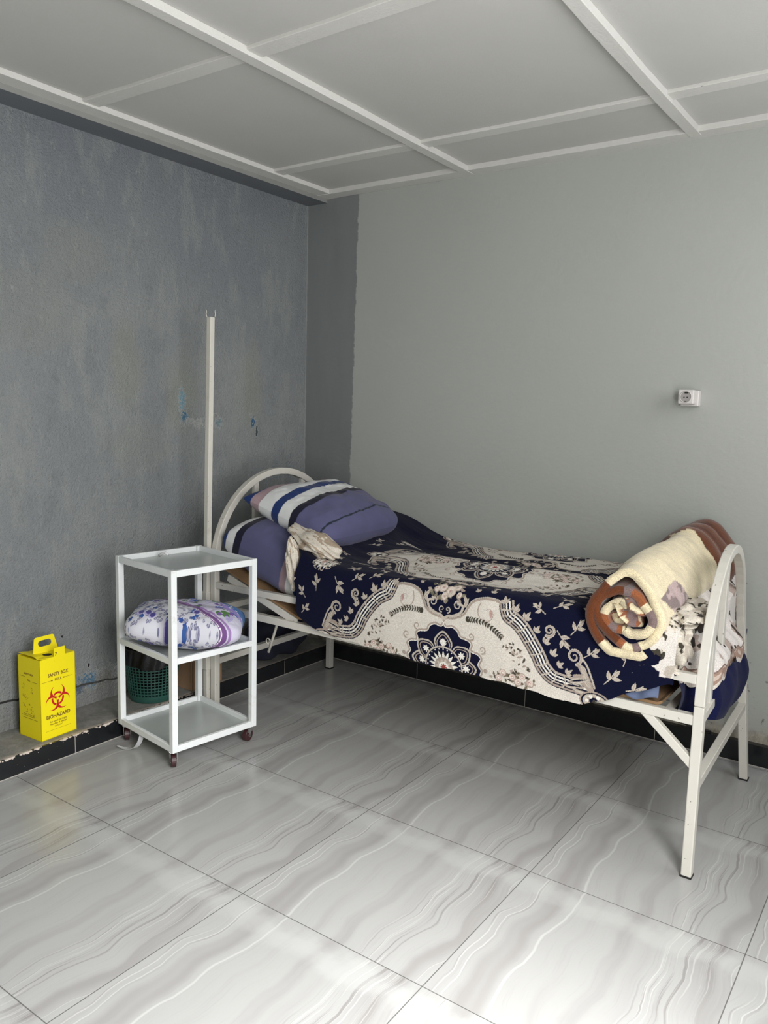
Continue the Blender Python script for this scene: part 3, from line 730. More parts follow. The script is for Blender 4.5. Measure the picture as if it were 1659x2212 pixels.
ch[n2 > .60] = (.42, .34, .30); ch[n1 > .63] = (.05, .04, .035)
dB = Zh - zb
bandm = (dB < .052) & (dB > .010); ch[bandm] = (.36, .24, .19)
ch[bandm & (np.sin(yy * 80 + 0 * tt) * np.cos(dB * 190) > .25)] = (.58, .47, .40)
ch[(dB <= .014)] = (.66, .60, .54); ch[(dB > .049) & (dB < .054)] = (.22, .16, .13)
ch *= (.93 + .14 * rng.random((nu, nv)))[..., None]
Vv, F, cc = grid_mesh(np.stack([Xh, Yh2, Zh], -1), ch)
add_np('hanging_end', Vv, F, cc, M['plush'], blanket)
zb2 = np.interp(yy[:, 0], [.875, .95, 1.04, 1.12, 1.20, 1.30, 1.36, 1.46, 1.52, 1.60, 1.70, 1.80], [.47, .445, .435, .42, .41, .395, .41, .44, .455, .475, .50, .56])[:, None]
Zn = (zb + .03) + (zb2 - zb - .03) * tt
Xn = Xh * 0 + 1.497 + .092 * sst(yy, .96, 1.06) - .085 * sst(yy, 1.38, 1.62) + .010 * np.sin(yy * 22 + tt * 2) + .02 * np.sin(tt * 3.1)
Vv, F, cc = grid_mesh(np.stack([Xn, Yh, Zn], -1), np.zeros((nu, nv, 3)) + np.array((.008, .010, .045)))
add_np('navy_lining', Vv, F, cc, M['plush'], blanket)['label'] = 'plain navy lower fold'
# crumpled cloth, ivory side out: at the pillow and at the front foot corner
def crumple(name, cx, cy, cz, a, b_, c_, seed, rot, kind):
    nu, nv = 200, 110
    u = np.linspace(-math.pi, math.pi, nu)[:, None]; v = np.linspace(-math.pi / 2, math.pi / 2, nv)[None, :]
    D = np.stack([np.cos(v) * np.cos(u), np.cos(v) * np.sin(u), np.sin(v) + 0 * u], -1)
    r = 1 + .30 * (fbm(D[..., 0] * 2.3 + 9, D[..., 1] * 2.3 + D[..., 2] * 1.5 + 5, seed, 2) - .5) + .11 * np.sin(6 * D[..., 0] + 5 * D[..., 2] + 7 * fbm(D[..., 1] * 1.6 + 7, D[..., 2] * 1.6 + 3, seed + 5, 2)) - .10
    P = D * r[..., None] * np.array((a, b_, c_))
    R_ = np.array(Matrix.Rotation(rot[2], 3, 'Z') @ Matrix.Rotation(rot[1], 3, 'Y') @ Matrix.Rotation(rot[0], 3, 'X'))
    P = P @ R_.T + np.array((cx, cy, cz))
    q = fbm(D[..., 0] * 5 + 20, D[..., 1] * 5 + D[..., 2] * 4 + 20, seed + 9, 3); q2 = fbm(D[..., 0] * 4 + 30, D[..., 1] * 4 + D[..., 2] * 4 + 30, seed + 12, 2)
    c = np.zeros(P.shape); c[:] = (.60, .55, .47)
    if kind == 'foot': c[q2 > .62] = TP2; c[q > .67] = DK
    else: c[q > .62] = (.34, .27, .20)
    c *= (.93 + .14 * rng.random(q.shape))[..., None]
    Vv, F, cc = grid_mesh(P, c); return add_np(name, Vv, F, cc, M['plush'], blanket)
crumple('crumpled_fold', 0.030, .955, .822, .165, .080, .045, 3, (0, .30, -.25), 'head')
crumple('crumpled_fold', .005, .865, .735, .036, .030, .115, 8, (0, -.12, 0), 'head')
crumple('crumpled_fold', 1.475, .905, .690, .070, .075, .085, 14, (0, .1, .1), 'foot')
crumple('crumpled_fold', 1.445, .862, .625, .080, .030, .026, 22, (0, .1, 0), 'foot')
crumple('crumpled_fold', 1.50, 1.02, .765, .065, .16, .035, 25, (0, .0, 0), 'foot')
# sheet corner peeping out by the foot
mb = MB()
nu = 24
V = np.zeros((nu, 12, 3))
for i in range(nu):
    for j in range(12):
        t = i / (nu - 1); s = j / 11; V[i, j] = (1.33 + .135 * t, .868 - .012 * s + .004 * math.sin(t * 14), .60 - .085 * s * (1 - .25 * abs(t - .5)) + .006 * math.sin(t * 9))
Vv, F, _ = grid_mesh(V); o = add_np('bed_sheet_corner', Vv, F, None, M['sheet']); so = o.modifiers.new('thick', 'SOLIDIFY'); so.thickness = .006
tag(o, 'small slate blue sheet corner hanging over cardboard at the bed foot', 'sheet')

# pillows
def pillow_mesh(L, Wd, T, colfn, n=150, puff=.55, wr=.012, seed=1, allround=False):
    """two-sided cushion in local coordinates; colfn(x,y,side)->colour"""
    u = np.linspace(-1, 1, n)[:, None]; v = np.linspace(-1, 1, n)[None, :]
    out = []
    for side in (1, -1):
        pin = 1 - .10 * (1 - np.abs(u) ** 2.2) * 0
        ex = u * (1 - .05 * (1 - v ** 2) * np.abs(u) ** 3) * (1 - .13 * v ** 6 * u ** 2 * ((u > 0) | allround)); ey = v * (1 - .05 * (1 - u ** 2) * np.abs(v) ** 3) * (1 - .13 * u ** 6 * v ** 2 * ((u > 0) | allround))
        h = ((1 - np.abs(u) ** 2.6) * (1 - np.abs(v) ** 2.6)).clip(0) ** puff
        w = wr * (fbm(u * 3 + 5 + 0 * v, v * 3 + 5 + 0 * u, seed + side, 3) - .5) * 2 * h ** .5 + .5 * wr * np.sin(9 * u + 6 * v * u) * h * (1 - h)
        X = ex * L / 2 + 0 * v; Y = ey * Wd / 2 + 0 * u; Z = side * (h * T / 2 + w)
        out.append((np.stack([X, Y, Z], -1), colfn(X, Y, side)))
    return out
def add_pillow(name, L, Wd, T, colfn, mat, loc, rot, parent=None, **kw):
    parts = pillow_mesh(L, Wd, T, colfn, **kw); Vs = []; Fs = []; Cs = []; off = 0
    R_ = np.array(Matrix.Rotation(rot[2], 3, 'Z') @ Matrix.Rotation(rot[1], 3, 'Y') @ Matrix.Rotation(rot[0], 3, 'X'))
    for P, c in parts:
        v_, f_, c_ = grid_mesh(P @ R_.T + np.array(loc), c)
        if off: f_ = f_[:, ::-1]
        Vs.append(v_); Fs.append(f_ + off); Cs.append(c_); off += len(v_)
    return add_np(name, np.concatenate(Vs), np.concatenate(Fs), np.concatenate(Cs), mat, parent)
VIO = (.088, .088, .175); PNK = (.30, .215, .235); WHT = (.60, .61, .60); NVY = (.010, .028, .115); BLK = (.008, .008, .022)
def stripe_fn(stops, seam=None):
    def f(x, y, side):
        c = np.zeros(x.shape + (3,)); s = x + .012 * np.sin(y * 9)
        for x0, col in stops: c[s > x0] = col
        if seam is not None: c[np.abs(s - seam) < .0035] = (.012, .02, .03)
        return c * (.95 + .1 * fbm(x * 30, y * 30, 2, 2))[..., None]
    return f
up = add_pillow('striped_pillow', .48, .60, .22, stripe_fn([(-9, NVY), (-.205, PNK), (-.160, WHT), (-.09, NVY), (-.050, WHT), (.010, BLK), (.045, VIO)], .175), M['pillow'], (-.135, 1.25, .900), (.02, .30, .03), seed=4, wr=.016, puff=.48)
tag(up, 'violet pillow with white and navy stripes lying on top of the other pillow', 'pillow', )
lp = add_pillow('striped_pillow', .50, .62, .29, stripe_fn([(-9, NVY), (-.235, WHT), (-.195, BLK), (-.160, VIO), (.085, PNK), (.12, WHT), (.165, NVY)]), M['pillow'], (-.165, 1.18, .720), (.0, .30, 0), seed=9, wr=.010, puff=.30)
tag(lp, 'violet pillow with striped edges, lower of the two, half under the blanket', 'pillow')

# rolled mink blanket across the foot of the bed
def roll():
    nt, ny = 620, 150
    s = np.linspace(0, 1, nt)[:, None]; t = np.linspace(0, 1, ny)[None, :]
    turns = 2.7
    th = math.radians(300) - (1 - s) * turns * 2 * math.pi
    yy = .815 + (1.800 - .815) * t
    rad = .020 + (.106 - .020) * s ** .85
    fold = .016 * np.sin(2.3 * th + 8 * fbm(s * 6 + 0 * t, 0 * s + 1.5, 3)) * (1 - s) ** .6 + .010 * (fbm(s * 14 + 0 * t, t * 4 + 0 * s, 7, 3) - .5)
    rad = rad + fold + .010 * (fbm(np.cos(th) * 1.5 + 5 + 0 * t, t * 5 + np.sin(th) * 1.5 + 5, 12, 3) - .5) * s * 2
    # thicker loose layers at the wall end
    rad = rad * (1 + .16 * sst(t, .62, .72)) + .010 * s * sst(t, .66, .7) * np.sin(t * 46) 
    ax = 1.366 - .014 * t + 0 * s; az = .806 - .030 * sst(t, .25, 0) + .0 * sst(t, .3, 1) + 0 * s
    ell = 1.0 + .06 * np.cos(2 * th)
    X = ax + rad * ell * np.cos(th); Z = az + rad * np.sin(th) / ell * 1.06
    Z = np.maximum(Z, az - .108)
    Y = yy + .030 * (fbm(s * 9 + 0 * t, 0 * s + .5, 21, 2) - .5) * (1 - t) + 0 * th - .03 * (1 - s) * 0
    # colours: outer face brown on the head side, cream on top, mauve streaks
    CR = np.array((.66, .57, .38)); BR = np.array((.115, .032, .009)); MV = np.array((.19, .135, .13)); OR = np.array((.26, .085, .032)); DB = np.array((.07, .018, .008))
    c = np.zeros(X.shape + (3,)); 
    ca, sa = np.cos(th) + 0 * t, np.sin(th) + 0 * t
    edge = ca + .16 * (fbm(t * 70 + 0 * s, s * 30 + 0 * t, 15, 3) - .5) * 2 + .28 * (fbm(t * 16 + 0 * s, s * 60 + 0 * t, 5, 3) - .5) * 2
    outer = (s > 1 - 1.0 / turns) + 0 * t > 0
    f = fbm(X * 10 + s * 7, Y * 9, 33, 4); f2 = fbm(s * 11 + 0 * t, t * 4 + 0 * s, 55, 3)
    streak = fbm(s * 90 + 0 * t, t * 7 + 0 * s, 61, 2)
    c[:] = CR
    inner = ~outer
    c[inner & (f2 > .47)] = OR; c[inner & (f2 > .64)] = MV; c[inner & (f2 < .30)] = MV
    c[outer & (edge < -.60)] = BR; c[inner & (ca < -.2) & (s > .30)] = BR
    mv = outer & (np.abs(t - .17 + .10 * sa + .06 * (f - .5)) < .075) & (sa + .5 * (f - .5) < .62) & (ca > .1) 
    c[mv] = np.where((fbm(s * 70 + t * 8, t * 26 + s * 8, 63, 3) > .5)[mv][:, None], MV * .9, MV * 1.9 + .04)
    wall = (t + .05 * (fbm(th * 2 + 0 * t, t * 3 + 0 * th, 71, 2) - .5) + .03 * ca > .70) + 0 * s > 0
    c[wall] = BR; c[wall & (np.abs(np.sin(t * 46 + .6 * ca)) < .28)] = DB
    c *= (.82 + .36 * fbm(X * 45, Y * 45 + s * 9, 81, 3))[..., None]
    Vv, F, cc = grid_mesh(np.stack([X, Y, Z], -1), c)
    o = add_np('rolled_blanket', Vv, F, cc, M['mink']); so = o.modifiers.new('thick', 'SOLIDIFY'); so.thickness = .025; so.offset = -1
    nu, nv = 160, 90
    u = np.linspace(-math.pi, math.pi, nu)[:, None]; v = np.linspace(-math.pi / 2, math.pi / 2, nv)[None, :]
    D = np.stack([np.cos(v) * np.cos(u), np.cos(v) * np.sin(u), np.sin(v) + 0 * u], -1)
    r = 1 + .22 * np.sin(6 * D[..., 0] + 7 * D[..., 2] + 5 * fbm(D[..., 0] * 1.6 + 7, D[..., 2] * 1.6 + 3, 5, 2))
    P = D * r[..., None] * np.array((.056, .085, .052)) + np.array((1.366, .89, .782))
    q = fbm(D[..., 0] * 3 + 20, D[..., 2] * 3 + D[..., 1] + 20, 9, 2); c = np.zeros(P.shape); c[:] = OR; c[q > .52] = CR; c[q < .40] = MV
    c *= (.82 + .36 * fbm(P[..., 0] * 60, P[..., 2] * 60, 81, 3))[..., None]
    Vv, F, cc = grid_mesh(P, c); add_np('tucked_corner', Vv, F, cc, M['mink'], o)
    return o
tag(roll(), 'rolled brown and cream fleece blanket lying across the foot of the bed', 'blanket')

# ------------------------------------------------------------------ trolley
TA = .134; TL, TR_ = .4037, .3903
tro = thing('instrument_trolley', 'white metal three shelf trolley on maroon castors beside the bed head', 'trolley', (-.1491, .379, 0), TA)
# local frame: origin at the front corner, -x towards the left wall, +y into the room
TM = Matrix.Translation((-.1491, .379, 0)) @ Matrix.Rotation(-TA, 4, 'Z')
tro.rotation_euler = (0, 0, -TA); bpy.context.view_layer.update()
PW = .024
def tbox(name, boxes, mat, bevel=.002):
    mb = MB()
    for lo, hi in boxes: mb.box(lo, hi, 0, TM)
    return mb.build(name, mat, tro, bevel)
ZT, ZM, ZB_ = .760, .429, .066
for (x, y) in ((-PW, 0), (-TL, 0), (-PW, TR_ - PW), (-TL, TR_ - PW)):
    tbox('post', [((x, y, ZB_), (x + PW, y + PW, ZT))], M['trolley'])
for z1, hgt in ((ZT, .026), (ZM, .024), (ZB_ + .026, .026)):
    z0 = z1 - hgt
    tbox('shelf_frame', [((-TL + PW, .001, z0), (-PW, .015, z1 - .001)), ((-TL + PW, TR_ - .015, z0), (-PW, TR_ - .001, z1 - .001)), ((-TL + .001, PW, z0), (-TL + .015, TR_ - PW, z1 - .001)), ((-.015, PW, z0), (-.001, TR_ - PW, z1 - .001))], M['trolley'], .0015)
    zt = z0 + .004
    tbox('tray', [((-TL + .012, .012, zt - .003), (-.012, TR_ - .012, zt + .001))], M['tray'], 0)
mb = MB(); mb.tube([tuple(TM @ Vector(p)) for p in ((-.345, .16, ZT - .012), (-.33, .165, ZT - .002), (-.315, .17, ZT + .004), (-.30, .175, ZT - .004))], .006, 6)
tag(mb.build('cotton_wad', plain('white cotton', (.7, .7, .7), .9), None, 0, True), 'tiny white scrap on the top tray of the trolley', 'scrap')
def caster(x, y, ang, brake):
    c0 = TM @ Vector((x, y, 0)); R_ = Matrix.Translation(c0) @ Matrix.Rotation(ang, 4, 'Z')
    f = MB(); f.box((-.017, -.017, .0625), (.017, .017, .066), 0, R_)
    for s in (-1, 1):
        y_ = s * .0125; f.box((-.012, y_ - .001, .038), (.012, y_ + .001, .062), 0, R_); f.box((-.006, y_ - .001, .018), (.006, y_ + .001, .04), 0, R_)
    f.box((-.013, -.0125, .058), (.013, .0125, .063), 0, R_)
    if brake:
        f.tube([tuple(R_ @ Vector(p)) for p in ((.014, .012, .058), (.026, .013, .05), (.030, .013, .036), (.024, .012, .022))], .0018, 6)
    fo = f.build('castor', M['steel'], tro, .0008)
    w = MB(); w.tube([tuple(R_ @ Vector((0, q, .0255))) for q in (-.0095, -.008, .008, .0095)], lambda i: .0245 if i in (0, 3) else .0255, 28); w.build('wheel', M['rubber'], fo, .0015)
    h = MB(); h.tube([tuple(R_ @ Vector((0, q, .0255))) for q in (-.0135, .0135)], .007, 12); h.build('hub', M['hub'], fo)
caster(-.030, .022, 2.5, True); caster(-TL + .030, .022, 2.5, False); caster(-.030, TR_ - .022, 1.75, True); caster(-TL + .030, TR_ - .022, .5, False)
# strap hanging under the shelf
P = smooth_pts([(-.385, .405), (-.392, .06)], 2)
path = [(-.385, .425, .070), (-.388, .418, .045), (-.396, .410, .022), (-.410, .402, .008), (-.432, .392, .004), (-.456, .382, .006), (-.476, .374, .011)]
mb = MB(); mb.rect_path([Vector(a) for a in path], .018, .0014, Vector((.45, .89, 0)).normalized().cross(Vector((0, 0, 1))))
mb = MB(); wv = Vector((.35, .94, 0)).normalized() * .010; n0 = len(path); base = 0
def ssec(i, p, t):
    nn = t.cross(wv).normalized() * .0007
    k_ = 1 if i < n0 - 2 else (.55 if i == n0 - 2 else .2)
    return [p + wv * k_ + nn, p - wv * k_ + nn, p - wv * k_ - nn, p + wv * k_ - nn]
mb.sweep([tuple(a) for a in smooth_pts(path, 4)][:], lambda i, p, t: ssec(min(i // 4, n0 - 1), p, t))
tag(mb.build('strap', M['strap']), 'loose grey strap curling out under the trolley onto the floor', 'strap')

# floral pillow on the middle shelf
def floral_paint():
    c = Canvas(-.25, .25, -.22, .22, .0016, (.60, .60, .66)); r = random.Random(11)
    LI = (.42, .38, .62); DV = (.07, .06, .24); BL = (.03, .07, .28); GR = (.07, .17, .05)
    for _ in range(420): q = (r.uniform(-.25, .03), r.uniform(-.22, .22)); c.disc(q, .0062, (.17, .17, .27), .0045, r.random() * 3); c.disc(q, .0036, (.42, .42, .52), .0022)
    for _ in range(34):
        q = (r.uniform(-.24, .03), r.uniform(-.21, .21))
        for j in range(5): a = j * 1.256 + r.random(); c.leaf(q, a, .011, .0045, r.choice((BL, (.04, .10, .30))))
    for _ in range(16):
        q = (r.uniform(-.24, .02), r.uniform(-.2, .2)); c.disc(q, .017, LI, .013, r.random()); c.disc((q[0] + .002, q[1]), .014, DV, .010, r.random()); c.stroke([q, (q[0] + .03, q[1] + .012), (q[0] + .05, q[1])], .003, DV)
    # right part
    c.poly([(.035, -.22), (.035, .22), (.25, .22), (.25, -.22)], (.56, .54, .66))
    for _ in range(60):
        q = (r.uniform(.05, .24), r.uniform(-.21, .21)); c.stroke([q, (q[0] + r.uniform(-.04, .04), q[1] + r.uniform(-.03, .03)), (q[0] + r.uniform(-.05, .05), q[1] + r.uniform(-.04, .04))], .0018, (.22, .20, .32))
    for _ in range(10):
        q = (r.uniform(.07, .15), r.uniform(-.2, .2)); c.disc(q, r.uniform(.012, .026), r.choice((LI, (.50, .52, .56), (.60, .60, .64))), .014, r.random() * 3)
    for _ in range(26):
        q = (r.uniform(.06, .19), r.uniform(-.2, .2)); col = r.choice(((.05, .10, .42), (.16, .08, .30), GR, GR))
        for j in range(4): c.leaf(q, r.random() * 6.3, .022, .007, col)
    for q, s in (((.155, .07), .034), ((.13, -.10), .026), ((.19, .14), .03)):
        for j in range(9): a = j * .7; c.leaf(q, a, s, s * .3, ((.04, .09, .40), (.07, .15, .52))[j % 2])
        c.leaf((q[0] + s, q[1]), .3, s * 1.1, s * .32, GR); c.leaf((q[0] - s * .3, q[1] - s), -2, s, s * .3, GR)
    c.poly([(.165, -.22), (.15, -.12), (.185, -.03), (.17, .04), (.25, .04), (.25, -.22)], (.30, .23, .56))
    c.poly(smooth_pts([(.195, -.22), (.185, -.1), (.205, 0), (.195, .1), (.21, .22), (.25, .22), (.25, -.22)], 4), (.03, .16, .45))
    for _ in range(60): q = (r.gauss(.195, .008), r.uniform(-.22, .22)); c.disc(q, .005, (.62, .66, .74))
    c.stroke([(.035, -.22), (.035, .22)], .020, (.16, .07, .22)); c.stroke([(.055, -.22), (.048, 0), (.06, .22)], .010, (.30, .18, .40))
    for j in range(60): y = -.218 + j * .0073; c.disc((.029, y), .0023, (.85, .82, .88))
    return c
FC = floral_paint()
def fl_col(x, y, side):
    x, y = x * .66 + y * .75 + .06, -x * .75 + y * .66
    i = np.clip(((x - FC.x0) / FC.res).astype(int), 0, FC.nx - 1); j = np.clip(((y - FC.w0) / FC.res).astype(int), 0, FC.nw - 1)
    return FC.c[j, i]
# long axis runs from the front left corner to the back right corner of the shelf
fp = add_pillow('floral_pillow', .46, .36, .165, fl_col, M['floral'], (-.315, .595, .494), (-.03, .06, .72), n=300, seed=13, wr=.012, puff=.42, allround=True)
tag(fp, 'white pillow with purple and blue flowers on the middle trolley shelf', 'pillow')

# ------------------------------------------------------------------ safety box on the ledge
BX, BY, BA = -.5985, .128, -.0559
sb = thing('safety_box', 'yellow cardboard sharps safety box with red biohazard symbol on the ledge', 'box', (BX, BY, ZL), -BA)
SM = Matrix.Translation((BX, BY, ZL)) @ Matrix.Rotation(-BA, 4, 'Z')
bl_, bw, bh = .134, .155, .318       # x towards the wall, y along it
t_ = .0022
mb = MB()
mb.box((-bl_, 0, 0), (0, t_, bh), 0, SM); mb.box((-bl_, bw - t_, 0), (0, bw, bh), 0, SM); mb.box((-bl_, 0, 0), (-bl_ + t_, bw, bh), 0, SM); mb.box((-t_, 0, 0), (0, bw, bh), 0, SM); mb.box((-bl_, 0, 0), (0, bw, t_), 0, SM)
mb.build('carton', M['yellow'], sb)
# top flap with a round opening
mb = MB(); hc = (-.045, .066); hr = .019; n = 28
zz = bh + .001; outer = []
for i in range(n):
    a = 2 * math.pi * i / n; dx, dy = math.cos(a), math.sin(a)
    s_ = min(((-.001 - hc[0]) / dx) if dx > 1e-6 else 9, ((-bl_ - .001 - hc[0]) / dx) if dx < -1e-6 else 9, ((bw - hc[1]) / dy) if dy > 1e-6 else 9, ((0 - hc[1]) / dy) if dy < -1e-6 else 9)
    outer.append((hc[0] + dx * s_, hc[1] + dy * s_))
for i in range(n):
    j = (i + 1) % n; a = 2 * math.pi * i / n; b2 = 2 * math.pi * j / n
    q = [(outer[i][0], outer[i][1], zz), (outer[j][0], outer[j][1], zz), (hc[0] + hr * math.cos(b2), hc[1] + hr * math.sin(b2) * .9, zz), (hc[0] + hr * math.cos(a), hc[1] + hr * math.sin(a) * .9, zz)]
    q = [(x, y, z + .010 * max(0, (.05 - y)) / .05 * (1 if x < -.02 else .3)) for x, y, z in q]
    mb.quad(*[tuple(SM @ Vector(p)) for p in q])
for cx_, cy_ in ((0, 0), (-bl_, 0), (0, bw), (-bl_, bw)): pass
for (a0, a1) in (((-bl_, 0), 0), ((0, 0), 1), ((-bl_, bw), 2), ((0, bw), 3)):
    pass
o = mb.build('top_flap', M['yellow'], sb); o.modifiers.new('t', 'SOLIDIFY').thickness = .0015
mb = MB(); mb.box((-bl_ + .003, .003, bh - .004), (-.003, bw - .003, bh - .0025), 0, SM)
mb.build('inner_flap', M['yellow'], sb)
mb = MB(); mb.tube([tuple(SM @ Vector((hc[0], hc[1], z))) for z in (bh - .0024, bh - .0014)], .024, 24); mb.build('opening', M['hole'], sb)
# handle with a slot, leaning back
def ring_plate(outer_p, inner_p, th, mat4):
    mb = MB(); n = len(outer_p)
    for s in (0, 1):
        for i in range(n):
            j = (i + 1) % n; z = th * s
            mb.quad(*[tuple(mat4 @ Vector((p[0], p[1], z))) for p in (outer_p[i], outer_p[j], inner_p[j], inner_p[i])])
    for ring in (outer_p, inner_p):
        for i in range(n):
            j = (i + 1) % n; mb.quad(*[tuple(mat4 @ Vector(p)) for p in ((*ring[i], 0), (*ring[j], 0), (*ring[j], th), (*ring[i], th))])
    return mb
def rrect(w, h, r, cx=0, cy=0, n=6, wt=None):
    P = []
    for qx, qy, a0 in ((1, 1, 0), (-1, 1, 90), (-1, -1, 180), (1, -1, 270)):
        for i in range(n + 1):
            a = math.radians(a0 + 90 * i / n); hw = w / 2 if qy < 0 or wt is None else wt / 2
            P.append((cx + qx * (hw - r) + r * math.cos(a), cy + qy * (h / 2 - r) + r * math.sin(a)))
    return P
# plate plane: local X along box y, local Y up; leans towards the wall
HM = SM @ Matrix.Translation((-.078, .082, bh - .002)) @ Matrix(((0, -.16, .98, 0), (1, 0, 0, 0), (0, .98, .16, 0), (0, 0, 0, 1)))
ring_plate(rrect(.106, .066, .010, 0, .033, 6, .088), rrect(.058, .024, .0118, .0, .039), .0022, HM).build('handle', M['yellow'], sb)
mb = MB(); mb.box((-.0016, .063, bh - .020), (.0010, .110, bh + .034), 0, SM); mb.build('tuck_tab', M['yellow'], sb)
# printing
def text_mesh(name, s, size, mat, parent, M4, ext=.0002, bold=0):
    cu = bpy.data.curves.new(name, 'FONT'); cu.body = s; cu.size = size; cu.align_x = 'CENTER'; cu.align_y = 'CENTER'; cu.extrude = ext; cu.offset = bold; cu.resolution_u = 3
    ob = bpy.data.objects.new(name, cu); COL.objects.link(ob); bpy.context.view_layer.update()
    me = bpy.data.meshes.new_from_object(ob.evaluated_get(bpy.context.evaluated_depsgraph_get())); bpy.data.objects.remove(ob)
    me.transform(M4); me.materials.clear(); me.materials.append(mat); me.name = name
    o = bpy.data.objects.new(name, me); COL.objects.link(o); o.parent = parent; o.matrix_parent_inverse = parent.matrix_basis.inverted(); return o
def face_front(y, z, sx=1): # on the +x face: text x -> box y, text y -> z
    return SM @ Matrix.Translation((.0006, y, z)) @ Matrix(((0, 0, 1, 0), (sx, 0, 0, 0), (0, 1, 0, 0), (0, 0, 0, 1)))
def face_side(x, z, sx=1):  # on the -y face: text x -> box x
    return SM @ Matrix.Translation((x, -.0006, z)) @ Matrix(((sx, 0, 0, 0), (0, 0, -1, 0), (0, 1, 0, 0), (0, 0, 0, 1)))
BP = M['brownprint']
text_mesh('printed_text', 'SAFETY BOX', .0190, BP, sb, face_front(.078, .250, .82), bold=.0003)
text_mesh('printed_text', 'FULL', .0140, BP, sb, face_front(.078, .2285), bold=.0001)
text_mesh('printed_text', 'BIOHAZARD', .0200, BP, sb, face_front(.075, .086, .92), bold=.0004)
text_mesh('printed_text', 'for used Syringes', .0105, BP, sb, face_front(.075, .066)); text_mesh('printed_text', 'Needles & Sharps', .0105, BP, sb, face_front(.075, .056))
text_mesh('printed_text', '7', .0170, BP, sb, SM @ Matrix.Translation((.0014, .0705, bh + .010)) @ Matrix(((0, 0, 1, 0), (1, 0, 0, 0), (0, 1, 0, 0), (0, 0, 0, 1))), bold=.0004)
text_mesh('printed_text', 'SAFETY BOX', .0105, BP, sb, face_side(-.068, .253)); text_mesh('printed_text', 'FULL', .0090, BP, sb, face_side(-.068, .229))
mb = MB()
def fline(y0, y1, z, h=.0011): mb.box((.0002, y0, z), (.0007, y1, z + h), 0, SM)
for i in range(12): fline(.004 + i * .0037, .0068 + i * .0037, .2275)
mb.build('printed_rule', BP, sb); mb = MB()
for i in range(10): fline(.105 + i * .0037, .1078 + i * .0037, .2275)
mb.box((.0002, .048, .226), (.0007, .054, .230), 0, SM); mb.box((.0002, .1, .226), (.0007, .106, .230), 0, SM)
mb.build('printed_rule', BP, sb); mb = MB()
for i in range(9): fline(.058 + i * .004, .061 + i * .004, .046, .0012)
mb.build('small_print', BP, sb); mb = MB()
for i in range(22): fline(.020 + i * .005, .0238 + i * .005, .032, .0008)
mb.build('printed_rule', BP, sb); mb = MB()
for i in range(6): fline(.058 + i * .005, .0625 + i * .005, .043, .0007)
def sline(x0, x1, z, h=.001): mb.box((x0, -.0007, z), (x1, -.0002, z + h), 0, SM)
mb.build('small_print', BP, sb); mb = MB()
sline(-.125, -.088, .240); sline(-.050, -.014, .226)
sline(-.105, -.040, .092); sline(-.115, -.035, .086); sline(-.110, -.020, .077)
mb.build('small_print', BP, sb); mb = MB()
r = random.Random(5)
for cx_, cz_ in ((-.10, .205), (-.055, .185), (-.085, .155), (-.07, .135), (-.10, .125), (-.06, .118), (-.085, .108), (-.045, .10), (-.10, .17)):
    for _ in range(5):
        a = r.random() * 3.14; x, z = cx_ + r.gauss(0, .006), cz_ + r.gauss(0, .006); L = r.uniform(.003, .008)
        mb.box((-L / 2, -.0004, -.0005), (L / 2, .0001, .0005), 0, SM @ Matrix.Translation((x, -.0004, z)) @ Matrix.Rotation(a, 4, 'Y'))
mb.build('printed_drawing', BP, sb)
# biohazard symbol cut as flat rings: keep a fine polar raster of the sign as polygons
def biohazard():
    S = .055; cx_, cz_ = .074, .152; n = 190; mb = MB()
    def inside(x, y):
        rr = math.hypot(x, y)
        # all in units where the centres of the big circles sit at distance 11
        res = False
        hit = False
        for k_ in range(3):
            a = math.pi / 2 + k_ * 2.0944; ox, oy = 11 * math.cos(a), 11 * math.sin(a); ix, iy = 15 * math.cos(a), 15 * math.sin(a)
            if math.hypot(x - ox, y - oy) < 15: hit = True
        if hit: res = True
        for k_ in range(3):
            a = math.pi / 2 + k_ * 2.0944; ix, iy = 15 * math.cos(a), 15 * math.sin(a)
            if math.hypot(x - ix, y - iy) < 11.5: res = False
            # opening of each horn
            ux, uy = math.cos(a), math.sin(a); along = x * ux + y * uy; acr = abs(-x * uy + y * ux)
            if along > 18 and acr < 4: res = False
            if along > 0 and along < 6 and acr < .5: res = False
        if rr < 3.0: res = False
        if 9.2 < rr < 12.8:
            for k_ in range(3):
                a = math.pi / 2 + k_ * 2.0944; ix, iy = 15 * math.cos(a), 15 * math.sin(a)
                if math.hypot(x - ix, y - iy) < 10.5: return True
        return res
    U = 26.0; st = 2 * U / n
    for j in range(n):
        y = -U + (j + .5) * st; i = 0
        while i < n:
            x = -U + (i + .5) * st
            if inside(x, y):
                i0 = i
                while i < n and inside(-U + (i + .5) * st, y): i += 1
                a0, a1 = -U + i0 * st, -U + i * st
                mb.quad(*[tuple(SM @ Vector((.0008, cx_ + p * S / U, cz_ + q * S / U))) for p, q in ((a0, y - st / 2), (a1, y - st / 2), (a1, y + st / 2), (a0, y + st / 2))])
            else: i += 1
    return mb.build('biohazard_symbol', M['red'], sb)
biohazard()

